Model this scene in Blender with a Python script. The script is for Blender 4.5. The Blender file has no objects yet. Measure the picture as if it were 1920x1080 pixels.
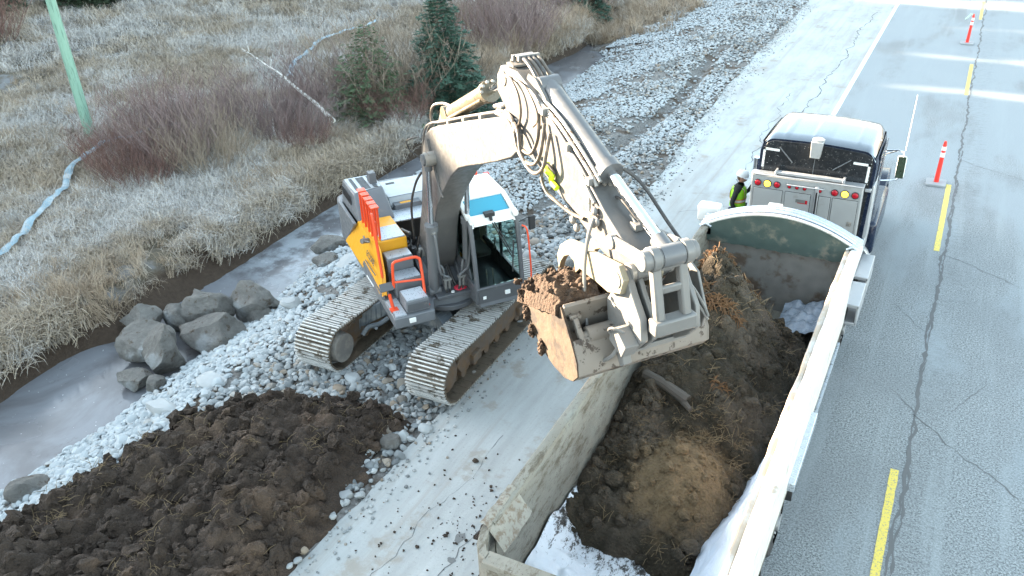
import bpy, math, random
import numpy as np
from mathutils import Matrix, Vector, noise, Euler
R_ = math.radians
rnd = random.Random(7)
SC = bpy.context.scene
COL = SC.collection
# ------------------------------------------------------------------ camera
cam_data = bpy.data.cameras.new('camera')
cam = bpy.data.objects.new('camera', cam_data); COL.objects.link(cam)
PITCH, ROLL, YAW = 0.51063, -0.04676, 0.50147
_cy, _sy, _cp, _sp = math.cos(YAW), math.sin(YAW), math.cos(PITCH), math.sin(PITCH)
_f = Vector((-_sy*_cp, _cy*_cp, -_sp)); _r = Vector((_cy, _sy, 0)); _u = _r.cross(_f)
_c, _s = math.cos(ROLL), math.sin(ROLL)
_r2 = _r*_c + _u*_s; _u2 = -_r*_s + _u*_c
CAMZ = 8.9
cam.matrix_world = Matrix(((_r2.x, _u2.x, -_f.x, 0), (_r2.y, _u2.y, -_f.y, 0), (_r2.z, _u2.z, -_f.z, CAMZ), (0, 0, 0, 1)))
cam_data.sensor_width = 36; cam_data.lens = 36*1598.2/1920
cam_data.clip_end = 1000; cam_data.clip_start = 0.1
SC.camera = cam
def in_view(x, y, z, mx=1.12, my=1.15):
    d = Vector((x, y, z-CAMZ)); w = d.dot(_f)
    if w < 0.5: return False
    return abs(d.dot(_r2)/w)*1598.2/960 < mx and abs(d.dot(_u2)/w)*1598.2/540 < my
# ------------------------------------------------------------------ world, sun, exposure
SUN_EL, SUN_DIR = R_(12.5), Vector((0.998, -0.05, 0))      # the light travels towards +x
w = bpy.data.worlds.new('World'); SC.world = w; w.use_nodes = True
nt = w.node_tree; nt.nodes.clear()
sky = nt.nodes.new('ShaderNodeTexSky'); sky.sky_type = 'NISHITA'; sky.sun_disc = False
sky.sun_elevation = SUN_EL; sky.sun_rotation = math.atan2(-SUN_DIR.x, -SUN_DIR.y)
sky.air_density = 1.0; sky.dust_density = 0.8; sky.ozone_density = 1.0
hs_ = nt.nodes.new('ShaderNodeHueSaturation'); hs_.inputs['Saturation'].default_value = 0.60; hs_.inputs['Hue'].default_value = .475
bg = nt.nodes.new('ShaderNodeBackground'); bg.inputs['Strength'].default_value = 0.09
wo = nt.nodes.new('ShaderNodeOutputWorld')
nt.links.new(sky.outputs[0], hs_.inputs['Color']); nt.links.new(hs_.outputs[0], bg.inputs[0]); nt.links.new(bg.outputs[0], wo.inputs[0])
sl = bpy.data.lights.new('sun', 'SUN'); sl.energy = 5.0; sl.angle = R_(0.5); sl.color = (1.0, 0.80, 0.58)
sun = bpy.data.objects.new('sun', sl); COL.objects.link(sun)
_sd = Vector((SUN_DIR.x*math.cos(SUN_EL), SUN_DIR.y*math.cos(SUN_EL), -math.sin(SUN_EL)))
sun.rotation_euler = _sd.to_track_quat('-Z', 'Y').to_euler(); sun.location = (-40, 10, 30)
SC.view_settings.view_transform = 'Standard'; SC.view_settings.look = 'None'
SC.view_settings.exposure = 3.62; SC.view_settings.gamma = 1.0
SC.cycles.use_denoising = True
SC.cycles.max_bounces = 6; SC.cycles.diffuse_bounces = 3; SC.cycles.glossy_bounces = 3; SC.cycles.transmission_bounces = 4
SC.cycles.caustics_reflective = False; SC.cycles.caustics_refractive = False
# ------------------------------------------------------------------ helpers
def tag(o, label=None, cat=None, group=None, kind=None):
    if label: o['label'] = label
    if cat: o['category'] = cat
    if group: o['group'] = group
    if kind: o['kind'] = kind
    return o
def empty(name, loc=(0, 0, 0), rz=0.0, label=None, cat=None, group=None):
    o = bpy.data.objects.new(name, None); COL.objects.link(o)
    o.location = loc; o.rotation_euler = (0, 0, rz); o.empty_display_size = 0.2
    return tag(o, label, cat, group)
def frame_of(p0, p1, up=(0, 0, 1)):
    d = (Vector(p1)-Vector(p0)).normalized(); u = Vector(up)
    if abs(d.dot(u)) > .98: u = Vector((1, 0, 0))
    s = d.cross(u).normalized(); return d, s, s.cross(d)
class MB:
    def __init__(s): s.v = []; s.f = []; s.T = None
    def add(s, vs, fs):
        b = len(s.v); s.v += [tuple(s.T @ Vector(q)) if s.T is not None else tuple(q) for q in vs]; s.f += [tuple(i+b for i in q) for q in fs]; return s
    def box(s, x0, x1, y0, y1, z0, z1, M=None):
        vs = [Vector(q) for q in ((x0, y0, z0), (x1, y0, z0), (x1, y1, z0), (x0, y1, z0), (x0, y0, z1), (x1, y0, z1), (x1, y1, z1), (x0, y1, z1))]
        if M is not None: vs = [M @ q for q in vs]
        return s.add(vs, [(3, 2, 1, 0), (4, 5, 6, 7), (0, 1, 5, 4), (1, 2, 6, 5), (2, 3, 7, 6), (3, 0, 4, 7)])
    def hexa(s, q):      # 8 points, bottom loop then top loop
        return s.add(q, [(3, 2, 1, 0), (4, 5, 6, 7), (0, 1, 5, 4), (1, 2, 6, 5), (2, 3, 7, 6), (3, 0, 4, 7)])
    def prism(s, poly, l0, l1, ax='y'):
        n = len(poly); mk = (lambda p, l: (p[0], l, p[1])) if ax == 'y' else ((lambda p, l: (p[0], p[1], l)) if ax == 'z' else (lambda p, l: (l, p[0], p[1])))
        A = [mk(p, l0) for p in poly]; B = [mk(p, l1) for p in poly]
        return s.add(A+B, [tuple(range(n)), tuple(range(2*n-1, n-1, -1))]+[(i, i+n, (i+1) % n+n, (i+1) % n) for i in range(n)])
    def beam(s, p0, p1, w, h, up=(0, 0, 1)):
        d, sd, u = frame_of(p0, p1, up); p0 = Vector(p0); p1 = Vector(p1)
        q = [p+sd*a*w/2+u*b*h/2 for b in (-1, 1) for p, a in ((p0, -1), (p0, 1), (p1, 1), (p1, -1))]
        return s.hexa([q[0], q[1], q[2], q[3], q[4], q[5], q[6], q[7]])
    def tube(s, pts, r, n=8, caps=True):
        pts = [Vector(p) for p in pts]; m = len(pts); rs = r if isinstance(r, (list, tuple)) else [r]*m
        vs = []; prev = None
        for i, p in enumerate(pts):
            d = (pts[min(i+1, m-1)]-pts[max(i-1, 0)])
            d = d.normalized() if d.length > 1e-9 else Vector((0, 0, 1))
            if prev is None:
                u = Vector((0, 0, 1)) if abs(d.z) < .9 else Vector((1, 0, 0)); a = d.cross(u).normalized()
            else:
                a = (prev-d*prev.dot(d)); a = a.normalized() if a.length > 1e-6 else d.orthogonal().normalized()
            prev = a; b = d.cross(a)
            for k in range(n):
                t = 2*math.pi*k/n; vs.append(p+(a*math.cos(t)+b*math.sin(t))*rs[i])
        fs = [(i*n+k, i*n+(k+1) % n, (i+1)*n+(k+1) % n, (i+1)*n+k) for i in range(m-1) for k in range(n)]
        if caps: fs += [tuple(range(n-1, -1, -1)), tuple((m-1)*n+k for k in range(n))]
        return s.add(vs, fs)
    def cyl(s, p0, p1, r, n=16, r1=None): return s.tube([p0, p1], [r, r if r1 is None else r1], n)
    def sphere(s, c, r, n=10, m=7, sc=(1, 1, 1)):
        vs = []; c = Vector(c)
        for j in range(m+1):
            ph = math.pi*j/m
            for i in range(n):
                th = 2*math.pi*i/n; vs.append(c+Vector((r*sc[0]*math.sin(ph)*math.cos(th), r*sc[1]*math.sin(ph)*math.sin(th), r*sc[2]*math.cos(ph))))
        return s.add(vs, [(j*n+i, (j+1)*n+i, (j+1)*n+(i+1) % n, j*n+(i+1) % n) for j in range(m) for i in range(n)])
    def build(s, name, m, parent=None, bevel=0, smooth=35, **kw):
        me = bpy.data.meshes.new(name); me.from_pydata([tuple(q) for q in s.v], [], s.f); me.update()
        o = bpy.data.objects.new(name, me); COL.objects.link(o)
        if m: me.materials.append(m)
        if parent: o.parent = parent
        if smooth: me.shade_smooth(); me.set_sharp_from_angle(angle=R_(smooth))
        if bevel:
            b = o.modifiers.new('bevel', 'BEVEL'); b.width = bevel; b.segments = 2; b.limit_method = 'ANGLE'; b.angle_limit = R_(40)
        return tag(o, **kw) if kw else o
def smooth_path(pts, n=6):       # catmull-rom through the points
    P = [Vector(p) for p in pts]; out = []
    for i in range(len(P)-1):
        a, b, c, d = P[max(i-1, 0)], P[i], P[i+1], P[min(i+2, len(P)-1)]
        for k in range(n):
            t = k/n; out.append(0.5*((2*b)+(c-a)*t+(2*a-5*b+4*c-d)*t*t+(3*b-a-3*c+d)*t**3))
    return out+[P[-1]]
def interp(tab, y): return float(np.interp(y, [t[0] for t in tab], [t[1] for t in tab]))
def fbm(x, y, z=0.0, o=4, lac=2.0, g=.5):
    a = 1; t = 0; f = 1
    for _ in range(o): t += a*noise.noise((x*f, y*f, z*f)); a *= g; f *= lac
    return t
# ------------------------------------------------------------------ materials
class NG:      # tiny node-graph helper
    def __init__(s, name):
        s.m = bpy.data.materials.new(name); s.m.use_nodes = True; s.t = s.m.node_tree; s.t.nodes.clear()
        s.out = s.t.nodes.new('ShaderNodeOutputMaterial'); s.b = s.t.nodes.new('ShaderNodeBsdfPrincipled')
        s.t.links.new(s.b.outputs[0], s.out.inputs[0]); s.geo = None
    def n(s, typ, **kw):
        o = s.t.nodes.new(typ)
        for k, v in kw.items(): setattr(o, k, v)
        return o
    def set(s, inp, v):
        if isinstance(v, bpy.types.NodeSocket): s.t.links.new(v, inp)
        elif isinstance(v, (tuple, list)) and len(v) == 3 and inp.type == 'RGBA': inp.default_value = (*v, 1)
        else: inp.default_value = v
    def pos(s, world=True, scale=(1, 1, 1)):
        c = s.n('ShaderNodeNewGeometry').outputs['Position'] if world else s.n('ShaderNodeTexCoord').outputs['Object']
        mp = s.n('ShaderNodeMapping'); s.set(mp.inputs[0], c); mp.inputs['Scale'].default_value = scale; return mp.outputs[0]
    def noise(s, vec, scale, detail=4, rough=.55, dist=0.0):
        o = s.n('ShaderNodeTexNoise'); s.set(o.inputs['Vector'], vec); o.inputs['Scale'].default_value = scale
        o.inputs['Detail'].default_value = detail; o.inputs['Roughness'].default_value = rough; o.inputs['Distortion'].default_value = dist; return o.outputs['Fac']
    def voro(s, vec, scale, feature='F1', out='Distance'):
        o = s.n('ShaderNodeTexVoronoi', feature=feature); s.set(o.inputs['Vector'], vec); o.inputs['Scale'].default_value = scale; return o.outputs[out]
    def ramp(s, fac, a, b, lo=0.0, hi=1.0):
        o = s.n('ShaderNodeMapRange'); o.interpolation_type = 'SMOOTHSTEP'
        s.set(o.inputs['Value'], fac); o.inputs['From Min'].default_value = a; o.inputs['From Max'].default_value = b
        o.inputs['To Min'].default_value = lo; o.inputs['To Max'].default_value = hi; return o.outputs[0]
    def mix(s, fac, a, b, mode='MIX'):
        o = s.n('ShaderNodeMix', data_type='RGBA', blend_type=mode); s.set(o.inputs[0], fac); s.set(o.inputs[6], a); s.set(o.inputs[7], b); return o.outputs[2]
    def math(s, op, a, b=0.0, c=None):
        o = s.n('ShaderNodeMath', operation=op); s.set(o.inputs[0], a); s.set(o.inputs[1], b)
        if c is not None: s.set(o.inputs[2], c)
        return o.outputs[0]
    def attr(s, name): return s.n('ShaderNodeAttribute', attribute_name=name).outputs['Fac']
    def rand(s): return s.n('ShaderNodeObjectInfo').outputs['Random']
    def sep(s, vec): o = s.n('ShaderNodeSeparateXYZ'); s.set(o.inputs[0], vec); return o.outputs
    def bump(s, h, strength=.5, dist=.02):
        o = s.n('ShaderNodeBump'); s.set(o.inputs['Height'], h); o.inputs['Strength'].default_value = strength; o.inputs['Distance'].default_value = dist
        s.set(s.b.inputs['Normal'], o.outputs[0]); return o
    def fin(s, col, rough=.7, metal=0.0, **kw):
        s.set(s.b.inputs['Base Color'], col); s.set(s.b.inputs['Roughness'], rough); s.set(s.b.inputs['Metallic'], metal)
        for k, v in kw.items(): s.set(s.b.inputs[k.replace('_', ' ')], v)
        return s.m
def pm(name, col, rough=.55, metal=0.0, var=.12, scale=6, dirt=None, damt=(.52, .62), dscale=5, bump=0.0, bscale=60, **kw):
    g = NG(name); P = g.pos(False)
    c = g.mix(g.noise(P, scale, 5), tuple(x*(1-var) for x in col), tuple(min(1, x*(1+var)) for x in col))
    if dirt: c = g.mix(g.ramp(g.noise(P, dscale, 8, .65), damt[0], damt[1]), c, dirt)
    if bump: g.bump(g.noise(P, bscale, 4), bump, .01)
    rr = g.ramp(g.noise(P, scale*2, 3), .3, .7, max(.02, rough-.1), min(1, rough+.12))
    return g.fin(c, rr, metal, **kw)
M = {}
M['grey'] = pm('machine_grey_paint', (.085, .088, .095), .42, dirt=(.2, .19, .17), damt=(.6, .8), dscale=7)
M['arm_grey'] = pm('boom_paint', (.105, .103, .10), .45, var=.1, dirt=(.15, .14, .125), damt=(.5, .75), dscale=3)
M['lightgrey'] = pm('pale_grey_cover_paint', (.36, .39, .41), .38, dirt=(.3, .29, .27), damt=(.6, .8))
M['midgrey'] = pm('mid_grey_paint', (.14, .148, .16), .42, dirt=(.24, .23, .21), damt=(.6, .8), dscale=6)
M['yellow'] = pm('yellow_paint', (.78, .36, .018), .38, var=.06, dirt=(.5, .32, .12), damt=(.66, .85))
M['orange'] = pm('orange_rail_paint', (.74, .075, .02), .4, var=.08)
M['black'] = pm('black_rubber', (.02, .02, .022), .6)
M['hose'] = pm('hose_rubber', (.045, .042, .04), .5, dirt=(.2, .18, .15), damt=(.55, .8), dscale=9)
M['steel'] = pm('worn_steel', (.34, .32, .29), .42, .45, var=.25, dirt=(.16, .10, .06), damt=(.55, .7), dscale=7, bump=.15)
M['chrome'] = pm('chrome_rod', (.75, .76, .78), .12, 1.0, var=.03)
M['rust'] = pm('mud_caked_steel', (.20, .15, .10), .8, .1, var=.3, dirt=(.10, .065, .04), damt=(.45, .65), dscale=5, bump=.5, bscale=25)
M['bucket'] = pm('bucket_steel', (.19, .165, .14), .65, .05, var=.25, dirt=(.06, .045, .035), damt=(.56, .60), dscale=5, bump=.2, bscale=30)
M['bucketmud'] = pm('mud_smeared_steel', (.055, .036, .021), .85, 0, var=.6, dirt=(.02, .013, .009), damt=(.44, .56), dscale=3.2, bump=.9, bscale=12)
M['cast'] = pm('pale_cast_steel', (.165, .162, .155), .5, .15, var=.15, dirt=(.24, .2, .16), damt=(.6, .75), dscale=8)
M['white'] = pm('white_paint', (.78, .78, .76), .4, var=.05, dirt=(.5, .46, .4), damt=(.62, .8))
M['red'] = pm('red_plastic', (.6, .02, .02), .4)
M['rag'] = pm('pinkish_red_cloth', (.55, .03, .06), .8)
g = NG('diamond_plate'); P = g.pos(False)
mp = g.n('ShaderNodeMapping'); g.set(mp.inputs[0], P); mp.inputs['Rotation'].default_value = (0, 0, R_(45)); mp.inputs['Scale'].default_value = (1, 1, 0)
d = g.ramp(g.voro(mp.outputs[0], 22), .16, .26); g.bump(d, -.7, .01)
M['diamond'] = g.fin(g.mix(d, (.12, .14, .16), (.42, .46, .5)), .4, .4)
g = NG('cab_glass'); P = g.pos(False)
M['mirg'] = pm('mirror_glass', (.12,.15,.10), .08, .9, var=.3, scale=9)
M['glass'] = g.fin((.70, .86, .83), .02, 0.0, Transmission_Weight=1.0, IOR=1.08, Alpha=1.0)
M['skyglass'] = g2 = None
g = NG('skylight_glass'); M['skyglass'] = g.fin((.03, .30, .42), .06, 0.0, Specular_IOR_Level=.8)
# ------------------------------------------------------------------ terrain
XR = [(3, -13.4), (5.6, -13.5), (8, -13.3), (9.3, -13.5), (12.5, -13.5), (14.4, -13.9), (16.6, -14.4), (20.6, -14.9), (26.5, -15.3), (29.6, -14.9), (31.7, -14.5), (36.7, -14.7), (38.5, -16.2), (60, -18)]
XL = [(3, -16.0), (7.4, -16.0), (8.9, -16.15), (9.6, -16.0), (10.2, -15.5), (11.7, -15.55), (14.3, -15.7), (17.8, -15.8), (22.6, -15.7), (27.3, -16.0), (34.4, -16.6), (37.1, -16.2), (38.5, -16.3), (60, -19)]
WZ = -1.2
PAVE = [(0, -6.75), (20, -6.75), (24, -7.0), (30, -7.35), (60, -7.6)]
def gz(x, y):
    xr, xl = interp(XR, y), interp(XL, y); pv = interp(PAVE, y)
    if y > 37.5: xr = xl+.3
    n = noise.noise((x*.7, y*.7, 0)); n2 = noise.noise((x*3, y*3, 5))
    if x > pv: 
        if x > 6.2: return -0.03-min(1.2, (x-6.2)*.25)
        return -0.03
    if x > xr:
        crest = -10.9 if y < 25 else -10.2
        if x > crest: z = -0.06*(pv-x)/4+.03*n+.012*n2-.03*min(1, (pv-x)/.3)
        else:
            t = (crest-x)/(crest-xr); z = -.06-(1.14)*(t**1.15)+.04*n+.02*n2
        # small trench along the shoulder
        if 14 < y < 36: z -= .16*math.exp(-((x+8.75+.25*math.sin(y*.4))/.28)**2)*min(1, (y-14)/3)*min(1, (36-y)/3)
        return z
    if x > xl:
        c = (x-xl)/max(.1, xr-xl); return WZ-.05-.5*math.sin(math.pi*min(1, max(0, c)))
    d = xl-x
    wd = .75+.35*noise.noise((0, y*.5, 3))
    top = -.42+.16*noise.noise((x*.35, y*.35, 9))+.10*n+.035*n2+(.02*max(0, d-12))
    if 8.8 < y < 14.5: wd += .8*math.exp(-((y-11.3)/1.5)**2)
    t = min(1, d/wd); t = t*t*(3-2*t)
    return WZ-.05+(top-WZ+.05)*t+.05*n2*(t > .05)
xs = np.concatenate([np.arange(-95, -34, 1.0), np.arange(-34, -22, .4), np.arange(-22, -6.6, .15), [-6.5, -6, 0, 6.2, 7, 9, 12, 20, 40]])
ys = np.concatenate([np.arange(-12, 2, 1.0), np.arange(2, 26, .15), np.arange(26, 52, .3), np.arange(52, 100, 3.0)])
nx, ny = len(xs), len(ys)
V = [(float(x), float(y), gz(float(x), float(y))) for y in ys for x in xs]
F = [(j*nx+i, j*nx+i+1, (j+1)*nx+i+1, (j+1)*nx+i) for j in range(ny-1) for i in range(nx-1)]
def ground_zone(x, y):      # 0 gravel bed, 1 mud, 2 grass
    xr, xl = interp(XR, y), interp(XL, y)
    if y > 37.5: xr = xl+.3
    if x > xr: return 0.0
    if x > xl: return 1.0
    return 1.0+max(0.0, min(1.0, (xl-x-.7-.3*noise.noise((x, y, 0)))/.5))
me = bpy.data.meshes.new('ground'); me.from_pydata(V, [], F); me.update(); me.shade_smooth()
at_ = me.attributes.new('zone', 'FLOAT', 'POINT')
at_.data.foreach_set('value', [ground_zone(v[0], v[1]) for v in V])
ground = bpy.data.objects.new('ground', me); COL.objects.link(ground); tag(ground, kind='structure')
g = NG('ground_soil'); P = g.pos()
n1 = g.noise(P, 1.3, 8, .62); n2 = g.noise(P, 9, 6, .6); n3 = g.noise(P, 60, 3)
grav = g.mix(g.voro(P, 16), (.10, .095, .085), (.24, .23, .22))
grav = g.mix(g.ramp(n1, .50, .60), grav, (.085, .062, .045))
mud = g.mix(n2, (.035, .022, .014), (.085, .058, .04))
strw = g.mix(n2, (.06, .048, .03), (.17, .14, .10)); strw = g.mix(g.ramp(n1, .45, .65), strw, (.20, .20, .20))
z = g.attr('zone')
c = g.mix(g.ramp(z, .3, .7), grav, mud); c = g.mix(g.ramp(z, 1.3, 1.8), c, strw)
g.bump(g.math('ADD', n2, g.math('MULTIPLY', n3, .4)), .9, .06)
ground.data.materials.append(g.fin(c, .95))
# water: murky, partly skinned with thin ice
mb = MB(); wy = [2.0+i*.5 for i in range(75)]
wv = []; 
for y in wy: wv += [(interp(XL, y)-.5, y, WZ), (interp(XR, y)+.5, y, WZ)]
mb.add(wv, [(2*i, 2*i+1, 2*i+3, 2*i+2) for i in range(len(wy)-1)])
g = NG('murky_water'); P = g.pos()
c = g.mix(g.ramp(g.noise(P, .5, 6, .6, .6), .42, .62), (.125, .122, .128), (.185, .19, .205))
c = g.mix(g.ramp(g.noise(P, 2.5, 7, .7), .55, .8, 0, .5), c, (.20, .20, .215))
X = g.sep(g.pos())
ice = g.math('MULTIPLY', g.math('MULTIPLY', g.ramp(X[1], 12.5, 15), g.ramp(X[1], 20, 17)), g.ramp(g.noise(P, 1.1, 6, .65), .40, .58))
c = g.mix(g.math('MULTIPLY', ice, .8), c, (.36, .39, .42))  # pale ice zone, with its white reflection put into the colour
c = g.mix(g.ramp(g.noise(P, 14, 2), .735, .75), c, (.55, .55, .55))
sd_ = g.ramp(g.noise(g.pos(True, (1, .4, 1)), 3.0, 8, .75), .60, .72, 0, .7); c = g.mix(sd_, c, (.07, .055, .045))
bn = g.bump(g.noise(P, 2.2, 3), .05, .02)
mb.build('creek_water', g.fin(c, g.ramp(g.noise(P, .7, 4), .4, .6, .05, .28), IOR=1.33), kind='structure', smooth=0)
# road
def sheet(name, tabl, x1, z, y0, y1, m, step=1.0):
    mb = MB(); yy = np.arange(y0, y1+.01, step); vs = []
    for y in yy:
        a = interp(tabl, y) if isinstance(tabl, list) else tabl
        a += (.10*noise.noise((0, y*1.7, 1))+.12*noise.noise((0, y*.3, 7))) if isinstance(tabl, list) else 0
        vs += [(a, y, z), (x1, y, z)]
    mb.add(vs, [(2*i, 2*i+1, 2*i+3, 2*i+2) for i in range(len(yy)-1)])
    return mb.build(name, m, smooth=0, kind='structure')
g = NG('asphalt'); P = g.pos(); X = g.sep(g.pos())
sp = g.noise(P, 34, 3, .85); big = g.noise(P, .35, 5)
c = g.mix(g.ramp(sp, .36, .64), (.06, .068, .070), (.38, .40, .40))
c = g.mix(g.ramp(g.noise(P, 24, 3, .7), .48, .60, 0, .55), c, (.25, .26, .27))
c = g.mix(g.ramp(big, .4, .62, 0, .4), c, (.17, .18, .185)); c = g.mix(g.ramp(g.noise(g.pos(True, (1.6, .10, 1)), 1.5, 6, .6), .50, .68, 0, .5), c, (.31, .335, .34)); c = g.mix(g.ramp(g.noise(P, 2.1, 7, .8), .60, .68, 0, .45), c, (.12, .125, .125)); c = g.mix(g.ramp(g.noise(g.pos(True, (1, 3.5, 1)), 4.5, 3, .7), .70, .74, 0, .6), c, (.10, .10, .10))
# frost and salt film, denser far along the road and towards the left
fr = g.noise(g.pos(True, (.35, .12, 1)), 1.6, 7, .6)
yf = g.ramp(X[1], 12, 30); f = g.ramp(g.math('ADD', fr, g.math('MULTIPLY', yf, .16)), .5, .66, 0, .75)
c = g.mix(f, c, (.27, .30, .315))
# tyre-scuffed strip beside the centre line
sx = g.math('MULTIPLY', g.ramp(X[0], .30, .45), g.ramp(X[0], 1.15, .8))
st = g.ramp(g.noise(g.pos(True, (1.6, 5.0, 1)), 2.4, 8, .8), .48, .64)
c = g.mix(g.math('MULTIPLY', g.math('MULTIPLY', sx, st), .45), c, (.12, .12, .12))
g.bump(sp, .35, .006)
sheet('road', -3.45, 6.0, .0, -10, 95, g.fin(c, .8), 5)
g = NG('dusty_shoulder'); P = g.pos(); X = g.sep(g.pos())
c = g.mix(g.noise(g.pos(True, (1.6, .25, 1)), 2.0, 8, .65), (.22, .22, .21), (.50, .52, .515))
c = g.mix(g.ramp(g.noise(P, 1.1, 7, .65), .55, .66, 0, .6), c, (.26, .22, .17))
c = g.mix(g.ramp(g.noise(P, 24, 4, .7), .55, .7, 0, .35), c, (.20, .19, .17))
c = g.mix(g.math('MULTIPLY', g.ramp(X[1], 14, 24), g.ramp(g.noise(g.pos(True, (.9, .3, 1)), 1.4, 7, .6), .42, .62, .0, .7)), c, (.44, .49, .51))
tr = g.ramp(g.noise(g.pos(True, (2.6, .05, 1)), 1.8, 5, .7), .52, .66, 0, .5); c = g.mix(tr, c, (.31, .29, .26))
g.bump(g.noise(P, 30, 5, .7), .4, .01)
sheet('road_shoulder', PAVE, -3.45, .0, -10, 95, g.fin(c, .85), .2)
def paint(name, col, wear):
    g = NG(name); P = g.pos()
    g.bump(g.noise(P, 55, 2), .2, .004)
    return g.fin(g.mix(g.ramp(g.noise(P, 30, 7, .75), wear, wear+.1), col, (.20, .20, .20)), .6)
yl = paint('yellow_road_paint', (.72, .55, .10), .52); wl = paint('white_road_paint', (.72, .73, .72), .60)
def stripe(name, x0, x1, y0, y1, m, z=.004):
    mb = MB(); n = max(2, int((y1-y0)/.12)); vs = []
    for i in range(n+1):
        y = y0+(y1-y0)*i/n; vs += [(x0+.009*noise.noise((y*6, x0, 0)), y, z), (x1+.009*noise.noise((y*6, x1, 4)), y, z)]
    mb.add(vs, [(2*i, 2*i+1, 2*i+3, 2*i+2) for i in range(n)]); return mb.build(name, m, smooth=0, kind='structure')
stripe('edge_line', -3.46, -3.31, -10, 95, wl)
for y0 in [7.15, 19.15, 31.6, 43.6, 55.6]:
    stripe('centre_line', .20, .32, y0, y0+4.1, yl)
# cracks
def jag(p0, p1, amp, step=.13, seed=0):
    r = random.Random(seed); p0 = Vector(p0); p1 = Vector(p1); L = (p1-p0).length; n = max(3, int(L/step)); d = (p1-p0)/n; s = Vector((-d.y, d.x)).normalized(); out = []; o = 0
    for i in range(n+1):
        o = o*.8+r.uniform(-amp, amp); out.append(p0+d*i+s*o)
    return out
mb = MB()
def crack(pts, w, z=.0035):
    vs = []; r = random.Random(len(pts))
    for i, p in enumerate(pts):
        d = (pts[min(i+1, len(pts)-1)]-pts[max(0, i-1)]).normalized(); s = Vector((-d.y, d.x)); ww = w*r.uniform(.2, 1.4)*.5
        vs += [(p.x-s.x*ww, p.y-s.y*ww, z), (p.x+s.x*ww, p.y+s.y*ww, z)]
    mb.add(vs, [(2*i, 2*i+1, 2*i+3, 2*i+2) for i in range(len(pts)-1)])
crack(jag((.42, 3), (.36, 60), .03, seed=1), .055); crack(jag((.445, 8), (.40, 26), .02, .1, seed=2), .040, .0032)
crack(jag((.38, 12.8), (1.9, 11.3), .05, seed=3), .02); crack(jag((.38, 12.8), (-.1, 13.3), .05, seed=4), .016, .003); crack(jag((.40, 19.0), (1.9, 18.0), .04, seed=5), .016)
crack(jag((.36, 25.2), (2.6, 23.8), .05, seed=6), .02); crack(jag((.9, 13.1), (1.35, 14.2), .04, seed=7), .01); crack(jag((.4, 15.4), (-.3, 16.4), .04, seed=14), .012, .0027)
crack(jag((-4.5, 17), (-4.15, 44), .09, .2, seed=8), .035); crack(jag((-4.8, 21), (-5.2, 30), .12, .2, seed=9), .025); crack(jag((-5.1, 2), (-4.75, 11), .06, seed=10), .012)
crack(jag((-5.8, 5), (-5.5, 9.5), .05, seed=11), .008); crack(jag((-5.6, 19), (-4.6, 19.8), .05, seed=12), .012); crack(jag((-6.2, 16), (-4.0, 16.8), .06, seed=13), .008)
mb.build('road_cracks', pm('crack_grey_tar', (.13, .13, .13), .9), kind='structure', smooth=0)  # cracks drawn as flat grey tar strips
# ------------------------------------------------------------------ scatter (stuff only)
def proto_col(name, objs):
    c = bpy.data.collections.new(name)
    for o in objs:
        for u in list(o.users_collection): u.objects.unlink(o)
        c.objects.link(o)
    return c
def scatter(name, pts, col, mat=None, label=None, cat=None):      # pts: (x,y,z, rx,ry,rz, s)
    me = bpy.data.meshes.new(name); me.from_pydata([p[:3] for p in pts], [], [])
    a = me.attributes.new('rot', 'FLOAT_VECTOR', 'POINT'); a.data.foreach_set('vector', [v for p in pts for v in p[3:6]])
    a = me.attributes.new('scl', 'FLOAT', 'POINT'); a.data.foreach_set('value', [p[6] for p in pts])
    o = bpy.data.objects.new(name, me); COL.objects.link(o)
    ng = bpy.data.node_groups.new(name+'_nodes', 'GeometryNodeTree')
    ng.interface.new_socket('Geometry', in_out='INPUT', socket_type='NodeSocketGeometry'); ng.interface.new_socket('Geometry', in_out='OUTPUT', socket_type='NodeSocketGeometry')
    N = ng.nodes.new; L = ng.links.new
    gi = N('NodeGroupInput'); go = N('NodeGroupOutput'); ip = N('GeometryNodeInstanceOnPoints'); ci = N('GeometryNodeCollectionInfo')
    ci.inputs[0].default_value = col; ci.inputs['Separate Children'].default_value = True; ci.inputs['Reset Children'].default_value = True
    r = N('GeometryNodeInputNamedAttribute'); r.data_type = 'FLOAT_VECTOR'; r.inputs[0].default_value = 'rot'
    e2r = N('FunctionNodeEulerToRotation')
    s = N('GeometryNodeInputNamedAttribute'); s.data_type = 'FLOAT'; s.inputs[0].default_value = 'scl'
    ri = N('FunctionNodeRandomValue'); ri.data_type = 'INT'; ri.inputs[4].default_value = 0; ri.inputs[5].default_value = len(col.objects)-1
    L(gi.outputs[0], ip.inputs['Points']); L(ci.outputs[0], ip.inputs['Instance']); ip.inputs['Pick Instance'].default_value = True
    L(ri.outputs[2], ip.inputs['Instance Index']); L(r.outputs[0], e2r.inputs[0]); L(e2r.outputs[0], ip.inputs['Rotation']); L(s.outputs[0], ip.inputs['Scale'])
    L(ip.outputs[0], go.inputs[0])
    md = o.modifiers.new('scatter', 'NODES'); md.node_group = ng
    return tag(o, label, cat, kind='stuff')
import bmesh
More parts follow.
